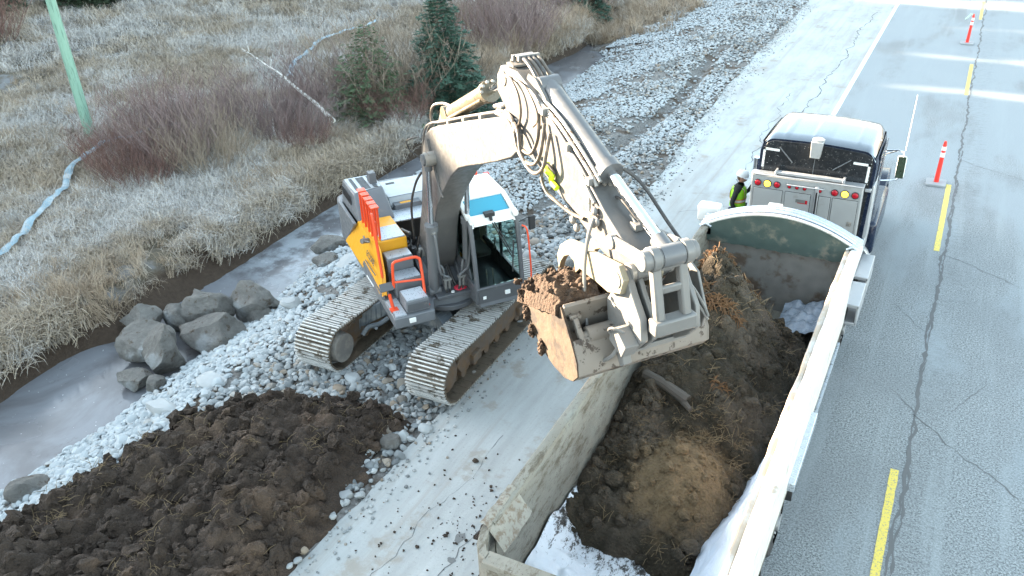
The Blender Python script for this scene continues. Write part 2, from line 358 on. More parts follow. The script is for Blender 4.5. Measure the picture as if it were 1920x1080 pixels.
def rock_mesh(name, seed, sub=2, cuts=9, sc=(1, 1, .75), rough=.12, m=None, lo=.55, hi=.85):
    r = random.Random(seed); bm = bmesh.new(); bmesh.ops.create_icosphere(bm, subdivisions=sub, radius=1)
    pl = []
    for _ in range(cuts):
        n = Vector((r.gauss(0, 1), r.gauss(0, 1), r.gauss(0, 1))).normalized(); pl.append((n, r.uniform(lo, hi)))
    for v in bm.verts:
        for n, d in pl:
            k = v.co.dot(n)
            if k > d: v.co -= n*(k-d)
        q = v.co.copy(); v.co *= 1+rough*noise.noise(q*1.7+Vector((seed, 0, 0)))+rough*.35*noise.noise(q*6+Vector((seed, 0, 0)))
        v.co.x *= sc[0]; v.co.y *= sc[1]; v.co.z *= sc[2]
    me = bpy.data.meshes.new(name); bm.to_mesh(me); bm.free(); me.shade_smooth(); me.set_sharp_from_angle(angle=R_(28))
    if m: me.materials.append(m)
    return bpy.data.objects.new(name, me)
g = NG('gravel_stone'); P = g.pos(); rn = g.rand()
c = g.mix(rn, (.10, .108, .11), (.40, .41, .405)); c = g.mix(g.ramp(g.math('FRACT', g.math('MULTIPLY', rn, 7.3)), .82, .9), c, (.24, .19, .14))
X = g.sep(g.pos())
fz = g.math('ADD', g.noise(g.pos(), .45, 5, .6), g.math('MULTIPLY', g.ramp(X[0], -10.2, -11.6), .22))
fz = g.math('ADD', fz, g.math('MULTIPLY', g.ramp(X[1], 17, 26), .08))
nz = g.n('ShaderNodeNewGeometry'); up = g.sep(nz.outputs['Normal'])[2]
c = g.mix(g.math('MULTIPLY', g.ramp(fz, .46, .66, .03, .62), g.ramp(up, -.1, .5)), c, (.47, .51, .53))
g.bump(g.noise(P, 90, 3), .3, .004)
M['stone'] = g.fin(c, .85)
stones = proto_col('stone_kinds', [rock_mesh('stone_kind', 100+i, 2, 10, (1, rnd.uniform(.65, .95), rnd.uniform(.5, .75)), .1, M['stone']) for i in range(12)])
def pile_in(x, y):      # signed inside-ness of the dirt pile's footprint
    return None
PILE = [(-6.95, 9.25), (-7.6, 9.4), (-8.6, 9.25), (-9.7, 8.85), (-10.5, 8.1), (-11.05, 7.0), (-11.2, 5.6), (-11.3, 4.2), (-11.2, 2.2), (-7.0, 2.2), (-6.85, 4.2), (-6.75, 5.8), (-6.8, 6.6), (-7.0, 8.0), (-7.05, 8.9)]
def poly_dist(x, y, poly):
    ins = False; best = 1e9; n = len(poly)
    for i in range(n):
        ax, ay = poly[i]; bx, by = poly[(i+1) % n]
        if (ay > y) != (by > y) and x < (bx-ax)*(y-ay)/(by-ay)+ax: ins = not ins
        dx, dy = bx-ax, by-ay; t = max(0, min(1, ((x-ax)*dx+(y-ay)*dy)/(dx*dx+dy*dy))); best = min(best, math.hypot(x-ax-t*dx, y-ay-t*dy))
    return best if ins else -best
SOILY = [(-10.9, 30.6, 1.3, .9), (-11.9, 27.2, .9, .9), (-9.2, 24.5, .6, 1.3)]
def gravel_pts(n, seed, y0, y1, smin, smax):
    r = random.Random(seed); out = []
    while len(out) < n:
        y = y0+(y1-y0)*r.random(); x = r.uniform(-16, -6.5)
        xr = interp(XR, y); pv = interp(PAVE, y)
        if x < xr-.12 or x > pv+.02 or (y > 37.5 and x < -15): 
            n -= .0; continue
        if x > pv-.2 and r.random() < .6: continue
        if poly_dist(x, y, PILE) > .25: continue
        z = gz(x, y)
        if not in_view(x, y, z, 1.25, 1.25): continue
        # dark patches where soil shows through
        if any(((x-cx)/rx)**2+((y-cy)/ry)**2 < 1+.5*noise.noise((x*3, y*2, 1)) for cx, cy, rx, ry in SOILY) and r.random() < .8: continue
        if 14 < y < 36 and abs(x+8.75+.25*math.sin(y*.4)) < .28 and r.random() < .85: continue
        if noise.noise((x*.5, y*.35, 21))+.25*noise.noise((x*2, y*2, 2)) > .36 and r.random() < .8: continue
        s = r.uniform(smin, smax)*(1.5 if r.random() < .06 else 1)
        out.append((x, y, z+s*.25+r.uniform(0, .03), r.uniform(-.5, .5), r.uniform(-.5, .5), r.uniform(0, 6.28), s))
    return out
gp = gravel_pts(9500, 3, 2.5, 17, .055, .10)+gravel_pts(15000, 4, 17, 30, .035, .075)+gravel_pts(15000, 5, 30, 52, .04, .08)+gravel_pts(4500, 6, 2.5, 17, .028, .05)
r = random.Random(77)
for _ in range(1500):      # loose pebbles strewn on the pavement edge
    y = r.uniform(3, 45); x = interp(PAVE, y)+abs(r.gauss(0, .28)); s = r.uniform(.012, .04)
    gp.append((x, y, s*.4, r.uniform(-.5, .5), 0, r.uniform(0, 6.28), s))
scatter('gravel', gp, stones, label='pale frosted crushed stone spread between the creek and the road', cat='gravel')
# ------------------------------------------------------------------ grass
def tuft(name, seed, n, h, spread, w, m, flop=.6):
    r = random.Random(seed); v = []; f = []
    comb = r.uniform(0, 6.28)
    for _ in range(n):
        a = comb+r.gauss(0, 1.1); bx, by = r.gauss(0, spread*.35), r.gauss(0, spread*.35); L = h*r.uniform(.55, 1.2); fl = min(1.45, abs(r.gauss(flop, .3)))
        px, py, pz = bx, by, 0; ang = r.uniform(.1, .35); sx, sy = -math.sin(a), math.cos(a); b = len(v); tw = r.uniform(-.5, .5)
        for k in range(5):
            ww = w*(1-k/4.6)*.5; v += [(px-sx*ww, py-sy*ww, pz), (px+sx*ww, py+sy*ww, pz+ww*tw)]
            if k < 4:
                st = L/4; px += math.sin(ang)*math.cos(a)*st; py += math.sin(ang)*math.sin(a)*st; pz += math.cos(ang)*st; ang += fl*.75
        f += [(b+2*k, b+2*k+1, b+2*k+3, b+2*k+2) for k in range(4)]
    me = bpy.data.meshes.new(name); me.from_pydata(v, [], f); me.shade_smooth()
    if m: me.materials.append(m)
    return bpy.data.objects.new(name, me)
g = NG('frosted_dry_grass'); P = g.pos(); rn = g.math('FRACT', g.math('ADD', g.rand(), g.math('MULTIPLY', g.noise(P, 28, 2), 1.6)))
c = g.mix(rn, (.13, .09, .05), (.50, .385, .24)); c = g.mix(g.ramp(g.math('FRACT', g.math('MULTIPLY', rn, 5.7)), .72, .8), c, (.15, .10, .07))
fr = g.ramp(g.math('ADD', g.noise(g.pos(), .22, 5, .6), g.math('MULTIPLY', g.noise(P, 2.2, 4), .35)), .58, .78, .22, .88)
c = g.mix(g.math('MULTIPLY', fr, g.ramp(g.noise(P, 40, 2), .3, .6)), c, (.58, .585, .59))
M['grass'] = g.fin(c, .85)
g = NG('tall_straw_grass'); P = g.pos(); rn = g.rand()
c = g.mix(rn, (.24, .18, .125), (.46, .36, .26)); M['straw'] = g.fin(g.mix(g.ramp(g.noise(P, 1.5, 3), .5, .7, 0, .5), c, (.5, .5, .48)), .85)
tufts = proto_col('grass_kinds', [tuft('grass_kind', 30+i, 30, .46, .36, .019, M['grass'], .8) for i in range(7)])
tall = proto_col('tall_grass_kinds', [tuft('tall_grass_kind', 60+i, 36, .78, .30, .018, M['straw'], .45) for i in range(4)])
gr = []; tl = []; r = random.Random(5)
def grass_fill(n, x0, x1, y0, y1, s0, s1):
    k = 0; tries = 0
    while k < n and tries < n*12:
        tries += 1; x = r.uniform(x0, x1); y = r.uniform(y0, y1); xl = interp(XL, y); d = xl-x
        if d < .50+.25*noise.noise((x, y, 4)) or not in_view(x, y, -.4, 1.15, 1.2): continue
        if 9 < y < 14.2 and d < 2.0 and noise.noise((x*1.3, y*1.3, 8)) > -.35: continue
        if noise.noise((x*.4, y*.4, 31)) > .52: continue
        gr.append((x, y, gz(x, y)-.02, r.uniform(-.25, .25), r.uniform(-.25, .25), r.uniform(0, 6.28), r.uniform(s0, s1))); k += 1
grass_fill(9000, -24, -15.8, 5, 24, .7, 1.15); grass_fill(8500, -34, -18, 8, 34, .8, 1.35); grass_fill(9500, -60, -16, 22, 62, 1.0, 1.7)
for _ in range(2600):      # overhanging fringe along the bank
    y = r.uniform(5, 40); x = interp(XL, y)-r.uniform(.40, .9)
    if 9.6 < y < 13.6: continue
    if in_view(x, y, -.5): gr.append((x, y, gz(x, y)-.03, r.uniform(-.4, .2), r.uniform(.1, .6), r.uniform(-.8, .8), r.uniform(.9, 1.5)))
for _ in range(3000):
    y = r.uniform(27, 62); x = interp(XL, min(y, 40))-abs(r.gauss(0, 1.6))+(r.uniform(0, 2.5) if y > 38.5 else 0)
    if y > 38.5: x = -17.0+(y-38.5)*.12+r.gauss(0, 1.6)
    if in_view(x, y, -.2) and (y > 38.6 or interp(XL, y)-x > .3): tl.append((x, y, gz(x, y)-.03, r.uniform(-.2, .2), r.uniform(-.2, .2), r.uniform(0, 6.28), r.uniform(.8, 1.4)))
for cx, cy, sd, n in [(-18.6, 21.5, 1.5, 260), (-22.5, 15.6, 1.2, 160), (-30, 19, 2.5, 300), (-17.2, 10.2, .9, 220), (-17.0, 17.3, .8, 120), (-26, 30, 2.5, 220)]:
    for _ in range(n):
        x, y = r.gauss(cx, sd), r.gauss(cy, sd)
        if interp(XL, y)-x > .5 and in_view(x, y, -.2): tl.append((x, y, gz(x, y)-.03, r.uniform(-.5, .5), r.uniform(-.5, .5), r.uniform(0, 6.28), r.uniform(.55, .85)))
scatter('dry_grass', gr, tufts, label='matted dead grass rimed with frost on the far bank', cat='grass')
scatter('tall_grass', tl, tall, label='taller straw-coloured grass fringing the creek bank', cat='grass')
# ------------------------------------------------------------------ twiggy shrubs
def shrub_mesh(name, seed, n, h, spread, m, w=.016):
    r = random.Random(seed); v = []; f = []
    def strip(p, d, L, w0, seg, curve):
        pts = [p]; q = Vector(p); dd = Vector(d).normalized()
        for k in range(seg):
            dd = (dd+Vector((r.gauss(0, .13), r.gauss(0, .13), curve))).normalized(); q = q+dd*(L/seg); pts.append(q.copy())
        b = len(v)
        for k, q in enumerate(pts):
            ww = w0*(1-.75*k/seg); s = dd.orthogonal().normalized(); t = dd.cross(s)
            for a in (0, 2.09, 4.19): v.append(tuple(q+(s*math.cos(a)+t*math.sin(a))*ww*.5))
        for k in range(seg):
            for a in range(3): f.append((b+k*3+a, b+k*3+(a+1) % 3, b+(k+1)*3+(a+1) % 3, b+(k+1)*3+a))
        return pts
    for _ in range(n):
        a = r.uniform(0, 6.28); rr = spread*math.sqrt(r.random())*.5; lean = rr/spread*1.0+r.uniform(0, .25)
        p = Vector((rr*math.cos(a), rr*math.sin(a), 0)); L = h*r.uniform(.6, 1.1)
        pts = strip(p, (math.cos(a)*lean, math.sin(a)*lean, 1), L, w, 5, .02)
        for k in range(1, 6):
            for _ in range(2 if k > 1 else 1):
                q = pts[k]; aa = r.uniform(0, 6.28); strip(q, (math.cos(aa)*.55, math.sin(aa)*.55, 1), L*r.uniform(.15, .36), w*.55, 2, 0)
    me = bpy.data.meshes.new(name); me.from_pydata(v, [], f); me.materials.append(m); return me
def twig_mat(name, a, b):
    g = NG(name); P = g.pos(False); return g.fin(g.mix(g.noise(P, 2.5, 5, .7), a, b), .8)
M['redtwig'] = twig_mat('red_brown_twigs', (.11, .052, .042), (.20, .12, .10))
M['purpletwig'] = twig_mat('purple_grey_twigs', (.14, .092, .088), (.25, .19, .18))
M['tantwig'] = twig_mat('tan_twigs', (.16, .125, .095), (.29, .235, .18))
sh = {'r': [shrub_mesh('shrub_stems', s, 150, 1.7, 1.5, M['redtwig']) for s in (1, 2)], 'p': [shrub_mesh('shrub_stems', s, 170, 1.9, 1.6, M['purpletwig']) for s in (3, 4)], 't': [shrub_mesh('shrub_stems', s, 140, 1.8, 1.6, M['tantwig']) for s in (5, 6)]}
SHR = [('p', -21.6, 17.6, 1.15, 'purple-grey twiggy shrub, tallest in the middle of the thicket left of the excavator'),
 ('r', -22.6, 16.4, .8, 'red-brown bare shrub at the front left edge of the thicket'), ('r', -21.2, 15.9, .8, 'low red-brown bare shrub at the front of the thicket, near the creek bank'),
 ('t', -20.0, 17.6, .95, 'tan-tipped bare shrub at the right front of the thicket'), ('p', -22.4, 19.4, 1.05, 'purple-grey bare shrub behind the tallest one in the thicket'),
 ('r', -24.2, 19.6, .9, 'red-brown bare shrub at the back left of the thicket'), ('p', -21.2, 21.3, 1.0, 'grey-purple bare shrub beside the thin end of the fallen birch'),
 ('p', -19.4, 20.6, .9, 'grey-purple bare shrub lying under the fallen birch'), ('p', -20.6, 24.4, 1.05, 'bare grey shrub just left of the mixed green evergreen'),
 ('r', -18.3, 20.1, .55, 'small rust-brown shrub right of the birch butt'),
 ('r', -24.6, 17.3, .5, 'small reddish shrub standing alone between pole hose and thicket'),
 ('t', -18.2, 24.8, 1.5, 'tall tan bare shrub grown through the mixed green evergreen'), ('t', -17.6, 26.8, 1.35, 'tan bare shrub between the two evergreens'),
 ('r', -16.9, 23.4, .75, 'rusty bare shrub under the dead limbs of the blue spruce'),
 ('p', -17.8, 33.6, 1.25, 'purple bare shrub leaning over the bank behind the boom'), ('p', -18.6, 35.6, 1.1, 'purple bare shrub behind the one that leans over the bank'), ('r', -20.0, 34.2, 1.0, 'slim upright red-brown shrub right of the blue spruce top'),
 ('t', -22.0, 38.0, 1.1, 'tan bare shrub by the frame top behind the blue spruce'), ('r', -43.0, 25.5, 1.5, 'rust-brown bare shrub at the left frame edge before the dark conifers'),
 ('p', -18.3, 42.5, 1.2, 'bare grey shrub left of the small far spruce')]
for k, (t, x, y, s, lab) in enumerate(SHR):
    o = bpy.data.objects.new('bare_shrub', sh[t][k % 2]); COL.objects.link(o); o.location = (x, y, gz(x, y)-.05); o.rotation_euler = (0, 0, k*1.3); o.scale = (s*1.25, s*1.25, s*1.08)
    tag(o, lab, 'shrub', 'bare twiggy shrubs on the bank')
# ------------------------------------------------------------------ conifers
def conifer(name, seed, H, Rb, m, mt, z0=.12, dens=1.0, sides=None, droop=.25, sp=.17, trunk_r=.07):
    """trunk + limbs + needle sprays spread through the crown; returns (trunk MB, crown MB)"""
    r = random.Random(seed); t = MB(); c = MB()
    t.tube([(0, 0, -.1), (.02*H, .01*H, H*.5), (0, 0, H)], [trunk_r, trunk_r*.55, .012], 8)
    z = z0*H; k = 0
    while z < H*.985:
        u = (z/H-z0)/(1-z0); L0 = Rb*(1-u)**.85+.05; nb = int(5+5*(1-u)); off = r.uniform(0, 6)
        for b in range(nb):
            a = off+b*6.283/nb+r.uniform(-.25, .25); L = L0*r.uniform(.7, 1.12)
            if sides and not sides(a, u): 
                t.tube([(0, 0, z), (L*.5*math.cos(a), L*.5*math.sin(a), z+.02), (L*.85*math.cos(a), L*.85*math.sin(a), z-.12*L)], [.012, .007, .003], 3, False)
                continue
            up = .12+.35*u; pts = []
            for q in range(6):
                s = q/5; pts.append(Vector((L*s*math.cos(a), L*s*math.sin(a), z+L*(up*s-droop*s*s*(1.7-u)))))
            t.tube(pts, [.014, .011, .009, .006, .004, .002], 3, False)
            ns = int((7+26*L)*dens)
            for _ in range(ns):
                s = r.uniform(.12, 1)**.75; i = min(4, int(s*5)); p = pts[i].lerp(pts[i+1], s*5-i); side = r.choice((-1, 1))
                spread = a+side*r.uniform(.35, 1.25); l = sp*r.uniform(.6, 1.3)*(1.25-.5*s)*(1+.5*L)
                d = Vector((math.cos(spread), math.sin(spread), r.uniform(-.5, .25))).normalized(); wv = d.cross(Vector((r.gauss(0, .4), r.gauss(0, .4), 1))).normalized()*l*.20
                e = p+d*l; m1 = p+d*l*.45; dz = Vector((0, 0, -.02*l))
                c.add([p, m1-wv+dz, e, m1+wv+dz], [(0, 1, 2, 3)])
                for _ in range(2):
                    q0 = p+d*l*r.uniform(.2, .7); dd = (d+wv.normalized()*r.choice((-.8, .8))+Vector((0, 0, r.uniform(-.3, .3)))).normalized(); w2 = dd.cross(Vector((0, 0, 1))).normalized()*l*.10
                    c.add([q0, q0+dd*l*.25-w2, q0+dd*l*.55, q0+dd*l*.25+w2], [(0, 1, 2, 3)])
        z += H*(.022+.024*(1-u)); k += 1
    return t, c
def needle_mat(name, a, b, tip):
    g = NG(name); P = g.pos(False); c = g.mix(g.noise(P, 9, 5, .7), a, b); return g.fin(g.mix(g.ramp(g.noise(P, 26, 3), .58, .72), c, tip), .75)
M['blueneedle'] = needle_mat('blue_green_needles', (.022, .062, .040), (.065, .13, .09), (.14, .21, .17))
M['greenneedle'] = needle_mat('olive_green_needles', (.035, .06, .025), (.08, .12, .06), (.16, .17, .10))
M['darkneedle'] = needle_mat('dark_green_needles', (.018, .035, .018), (.045, .07, .035), (.07, .09, .05))
M['bark'] = pm('conifer_bark', (.19, .15, .12), .9, var=.3)
def tree(name, lab, x, y, H, Rb, nm, seed, group=None, **kw):
    root = empty(name, (x, y, gz(x, y)), seed, lab, 'tree', group)
    t, c = conifer(name, seed, H, Rb, None, None, **kw)
    t.build('trunk', M['bark'], root, smooth=60); c.build('crown', M[nm], root, smooth=0); return root
tree('spruce_tree', 'blue-green spruce with bare dead limbs on its left side, standing behind the raised boom', -16.4, 25.6, 4.6, 1.95, 'blueneedle', 3, sides=lambda a, u: u > .42 or math.cos(a+3-2.7) < .35, z0=.06, dens=.9)
tree('spruce_tree', 'shorter olive-green evergreen tangled with tan twigs, left of the blue spruce', -18.0, 23.4, 3.3, 2.1, 'greenneedle', 4, z0=.03, dens=.22)
tree('spruce_tree', 'small dark spruce at the top edge of the frame above the creek bend', -17.6, 41.8, 2.6, 1.1, 'blueneedle', 5, z0=.04, dens=.8)
tree('spruce_tree', 'low dark conifer at the top left corner, nearer the pole', -46.5, 34.5, 3.2, 2.6, 'darkneedle', 6, z0=.03, dens=.7, sp=.3)
tree('spruce_tree', 'dark conifer at the top left corner, behind the low one', -50.5, 30.0, 5.0, 2.8, 'darkneedle', 7, z0=.03, dens=.6, sp=.34)
tree('spruce_tree', 'broad dark conifer by the top left frame edge, furthest from the pole', -44.5, 39.0, 3.0, 2.4, 'darkneedle', 8, z0=.03, dens=.7, sp=.3)
# the wood that keeps the morning sun off the ground: one mass of conifers beyond the field
def wood_tree(seed, H, Rb):
    t, c = conifer('wood_tree_kind', seed, H, Rb, None, None, z0=.04, dens=.35, sp=.9, trunk_r=.2)
    o = c.build('wood_tree_kind', M['darkneedle'], None, smooth=0)
    cc = MB()      # dense inner boughs
    rr = random.Random(seed+50)
    for k in range(140):
        u = rr.random()**.8; a = rr.uniform(0, 6.28); R0 = Rb*(1-u)*.6*math.sqrt(rr.random()); z = .4+u*(H-1.2)
        cc.sphere((R0*math.cos(a), R0*math.sin(a), z), .55*(1-u)+.28, 6, 4, (1.4, 1.4, .8))
    o2 = cc.build('wood_tree_kind', M['darkneedle'], None)
    bm = bmesh.new(); bm.from_mesh(o.data); bm.from_mesh(o2.data); bm.to_mesh(o.data); bm.free(); bpy.data.objects.remove(o2); return o
wood = proto_col('wood_kinds', [wood_tree(70+i, 10.0, 2.9) for i in range(3)])
wp = []; r = random.Random(12)
SHH = 15.25      # height of the wood's edge above the road
for row in range(3):
    y = -40.0+row*.9
    while y < 78:
        x = -58-row*3.2+r.uniform(-.6, .6); h = (SHH-.2*row)*r.uniform(.965, 1.03)
        if any(a < y < b for a, b in ((33.3, 36.0), (37.9, 41.0), (43.0, 46.2), (48.2, 51.6), (55, 58))): h *= .76
        wp.append((x, y, gz(x, y)-.2, 0, 0, r.uniform(0, 6.28), h/10)); y += r.uniform(1.5, 2.1) if y < 26 else r.uniform(1.5, 2.6)
scatter('conifer_wood', wp, wood, label='distant dark conifer wood along the far side of the field', cat='wood')
# ------------------------------------------------------------------ pole, hoses, fallen birch, boulders, dirt pile
g = NG('green_treated_wood'); P = g.pos(False, (1, 1, .12))
c = g.mix(g.noise(P, 20, 6, .7), (.16, .30, .23), (.27, .43, .34)); c = g.mix(g.ramp(g.noise(g.pos(False, (3, 3, .25)), 6, 5, .7), .52, .62, 0, .7), c, (.10, .19, .15)); c = g.mix(g.ramp(g.noise(P, 3, 5, .7), .55, .7, 0, .6), c, (.30, .36, .30))
P0 = Vector((-26.12, 18.09, gz(-26.12, 18.09)))
g.bump(g.noise(P, 40, 4), .4, .01)
mb = MB(); mb.tube([P0+Vector((0, 0, -.3)), P0+Vector((.02, -.02, 4.6)), P0+Vector((.05, -.05, 10.5))], [.175, .155, .13], 18)
mb.build('utility_pole', g.fin(c, .85), label='green treated wooden utility pole standing in the frosty field', cat='pole')
def hose_strip(name, pts, w, lab, m):
    P = smooth_path([(x, y, gz(x, y)+.10) for x, y in pts], 10); v = []; mb = MB()
    for i, p in enumerate(P):
        d = (P[min(i+1, len(P)-1)]-P[max(0, i-1)]); d.z = 0; d.normalize(); s = Vector((-d.y, d.x, 0)); z = gz(p.x, p.y)+.34+.015*math.sin(i*.9); ww = w*.5*(1+.15*math.sin(i*.7))
        for a, hz in ((-1, 0), (-.6, .03), (0, .04), (.6, .03), (1, 0)): v.append((p.x+s.x*a*ww, p.y+s.y*a*ww, z+hz))
    n = len(P); mb.add(v, [(i*5+k, i*5+k+1, (i+1)*5+k+1, (i+1)*5+k) for i in range(n-1) for k in range(4)]+[(i*5, (i+1)*5, (i+1)*5+4, i*5+4) for i in range(n-1)])
    return mb.build(name, m, label=lab, cat='hose', smooth=60)
M['bluehose'] = pm('frosted_blue_layflat', (.20, .29, .34), .7, var=.25, dirt=(.42, .46, .48), damt=(.45, .7), dscale=2)
hose_strip('discharge_hose', [(-19.3, 8.9), (-20.12, 10.51), (-21.0, 12.0), (-21.93, 13.39), (-22.5, 14.3), (-23.75, 15.5), (-24.3, 16.9), (-24.4, 17.7), (-24.1, 18.8), (-23.5, 19.8)], .22, 'flat blue layflat hose curving past the foot of the green pole', M['bluehose'])
hose_strip('discharge_hose', [(-24.2, 26.2), (-24.9, 27.2), (-25.5, 28.3), (-26.2, 29.9), (-26.76, 31.3), (-26.9, 32.4), (-26.72, 33.4), (-26.5, 34.8), (-26.6, 35.6)], .22, 'pale flat hose snaking uphill left of the evergreens', M['bluehose'])
g = NG('birch_bark'); P = g.pos(False, (1, 1, 1)); c = g.mix(g.ramp(g.noise(P, 7, 5, .8), .5, .56), (.62, .60, .56), (.10, .08, .06))
M['birch'] = g.fin(c, .8)
A, B = Vector((-24.3, 24.0, 1.45)), Vector((-18.0, 21.2, .25))
mb = MB(); mb.tube([A.lerp(B, t)+Vector((0, 0, .18*math.sin(t*3.1)+.03*math.sin(t*17))) for t in [i/12 for i in range(13)]], [.012+.062*i/12 for i in range(13)], 8)
for t, d in [(.1, (-.5, .4, .5)), (.22, (-.6, -.2, .4)), (.35, (-.3, .6, .5)), (.5, (-.6, -.3, .3))]:
    q = A.lerp(B, t)+Vector((0, 0, .15)); mb.tube([q, q+Vector(d)*.5, q+Vector(d)+Vector((0, 0, -.1))], [.014, .009, .003], 5)
mb.build('fallen_birch', M['birch'], label='thin white fallen birch trunk slanting through the thicket', cat='log')
for (x, y, ln, a, lab) in [(-18.6, 20.7, .8, -.5, 'short broken birch piece beside the butt of the fallen birch'), (-19.3, 19.9, .95, -.9, 'weathered snapped branch pointing up left of the birch butt')]:
    mb = MB(); z = gz(x, y)+.12; mb.tube([(x, y, z), (x-ln*.5, y+ln*.4*-a, z+.16), (x-ln, y-ln*a, z+.45)], [.045, .035, .012], 7); mb.build('broken_branch', M['birch'], label=lab, cat='branch')
g = NG('wet_boulder'); P = g.pos(False)
c = g.mix(g.noise(P, 3.5, 9, .75), (.025, .022, .018), (.33, .315, .29)); c = g.mix(g.ramp(g.noise(P, 5, 7, .7), .55, .66), c, (.085, .06, .04)); c = g.mix(g.ramp(g.noise(P, .9, 5), .56, .66, 0, .6), c, (.36, .38, .39))
g.bump(g.noise(P, 9, 9, .75), 1.0, .10); M['boulder'] = g.fin(c, .75)
BL = [(-15.35, 10.55, .62, .42, .36, .3, 'frost-dusted rounded boulder nearest the grassy bank, at the left end of the heap'),
 (-14.55, 10.0, .62, .45, .42, .9, 'brown-stained slanting boulder left of the pale upright one'),
 (-13.75, 9.75, .50, .42, .55, .2, 'pale upright boulder at the front of the heap in the creek'),
 (-13.5, 10.9, .80, .48, .42, .35, 'large smooth grey boulder against the gravel slope'),
 (-14.85, 11.25, .42, .34, .32, .0, 'small angular grey boulder at the back left of the heap'),
 (-14.2, 11.45, .66, .34, .40, .75, 'long tilted brown-grey slab in the middle of the heap'),
 (-13.6, 12.2, .68, .50, .45, .1, 'dark mossy boulder at the back right of the heap'),
 (-14.75, 12.0, .50, .32, .26, .3, 'dark rough rock half sunk behind the heap by the muddy bank'),
 (-13.05, 11.9, .42, .32, .26, .5, 'dark wet rock between the mossy boulder and the gravel'),
 (-13.85, 9.05, .42, .30, .22, .2, 'low olive-brown rock lying in the water before the upright boulder'),
 (-13.3, 9.0, .28, .22, .18, .9, 'small brown rock at the foot of the gravel by the boulder heap')]
for k, (x, y, a, b, c_, rz, lab) in enumerate(BL):
    o = rock_mesh('boulder', 300+k, 5, 11, (a*1.14, b*1.14, c_*1.3), .14, M['boulder'], .46, .80); COL.objects.link(o); o.location = (x, y, WZ+c_*.62+.08); o.rotation_euler = (rnd.uniform(-.2, .2), rnd.uniform(-.25, .25), rz-.4)
    tag(o, lab, 'boulder', 'boulders heaped in the creek')
M['palestone'] = pm('pale_stone', (.38, .39, .39), .85, var=.2, bump=.4, bscale=12)
for k, (x, y, s, rz, lab) in enumerate([(-12.0, 11.9, (.30, .16, .22), .5, 'pointed pale slab standing on the gravel slope above the boulders'), (-11.2, 8.7, (.36, .26, .13), .2, 'flat whitish rock between the creek gravel and the dirt pile'), (-12.2, 14.2, (.34, .28, .12), .3, 'flat pale green-grey rock beside the right track'),
   (-11.5, 7.85, (.42, .27, .18), .1, 'grey block half buried at the upper edge of the dirt pile'), (-9.3, 10.1, (.2, .16, .14), .8, 'larger rounded grey cobble in front of the right track'), (-8.75, 9.75, (.17, .15, .13), .3, 'grey cobble on the gravel between the two tracks'),
   (-14.0, 15.6, (.55, .35, .3), .6, 'dark jagged rock at the creek edge behind the excavator'), (-13.4, 14.6, (.42, .3, .26), .2, 'dark rock lumps at the gravel edge behind the right track'),
   (-7.9, 15.3, (.2, .17, .15), 1.2, 'single pale cobble beyond the excavator cab'), (-7.1, 14.6, (.34, .24, .18), .5, 'grey rock behind the left track'), (-6.75, 15.2, (.28, .2, .16), 1.5, 'dark rock behind the left track, nearer the pavement'), (-12.2, 5.55, (.4, .28, .24), 1.1, 'brownish block at the lower left end of the dirt pile'), (-7.05, 8.55, (.2, .17, .16), 1.1, 'muddy cobble at the road side of the dirt pile')]):
    o = rock_mesh('rock', 340+k, 3, 11, s, .12, M['palestone'] if 'dark' not in lab and 'brown' not in lab and 'muddy' not in lab else M['boulder'], .55, .85); COL.objects.link(o); o.location = (x, y, gz(x, y)+s[2]*.6); o.rotation_euler = (rnd.uniform(-.3, .3), rnd.uniform(-.3, .3), rz)
    tag(o, lab, 'rock', 'loose rocks on the gravel')
def soil_mat(name, a, b, straw=(.30, .2, .08), extra=None, sc=1.0):
    g = NG(name); P = g.pos(); n = g.noise(P, 3*sc, 9, .7)
    c = g.mix(n, a, b); c = g.mix(g.ramp(g.noise(P, 1.2, 6, .6), .5, .66, 0, .8), c, (.11, .072, .048)); c = g.mix(g.ramp(g.noise(P, 70, 2), .70, .76, 0, .6), c, straw)
    if extra: c = extra(g, P, c)
    g.bump(g.math('ADD', g.noise(P, 14, 8, .7), g.math('MULTIPLY', g.voro(P, 26), .6)), 1.0, .05); return g.fin(c, .95)
M['soil'] = soil_mat('dark_soil', (.014, .009, .006), (.080, .054, .038))
def lumpy(x, y, s=1.0, seed=0):
    a = noise.voronoi((x*2.2/s, y*2.2/s, seed))[0][0]; b = noise.voronoi((x*5.5/s, y*5.5/s, seed+3))[0][0]; c = noise.voronoi((x*13/s, y*13/s, seed+5))[0][0]
    return s*(.24*(.5-a)+.14*(.5-b)+.06*(.5-c)+.10*noise.noise((x*1.1, y*1.1, seed)))
def heap(name, poly, hf, step, m, lab, cat, zb):
    x0 = min(p[0] for p in poly)-.3; x1 = max(p[0] for p in poly)+.3; y0 = min(p[1] for p in poly)-.3; y1 = max(p[1] for p in poly)+.3
    X = np.arange(x0, x1, step); Y = np.arange(y0, y1, step); v = []
    for y in Y:
        for x in X: v.append((float(x), float(y), hf(float(x), float(y))))
    n = len(X); f = []
    for j in range(len(Y)-1):
        for i in range(n-1):
            q = (j*n+i, j*n+i+1, (j+1)*n+i+1, (j+1)*n+i)
            if any(v[k][2] > zb(v[k][0], v[k][1])-.05 for k in q): f.append(q)
    mb = MB(); mb.add(v, f); return mb.build(name, m, label=lab, cat=cat, smooth=75)
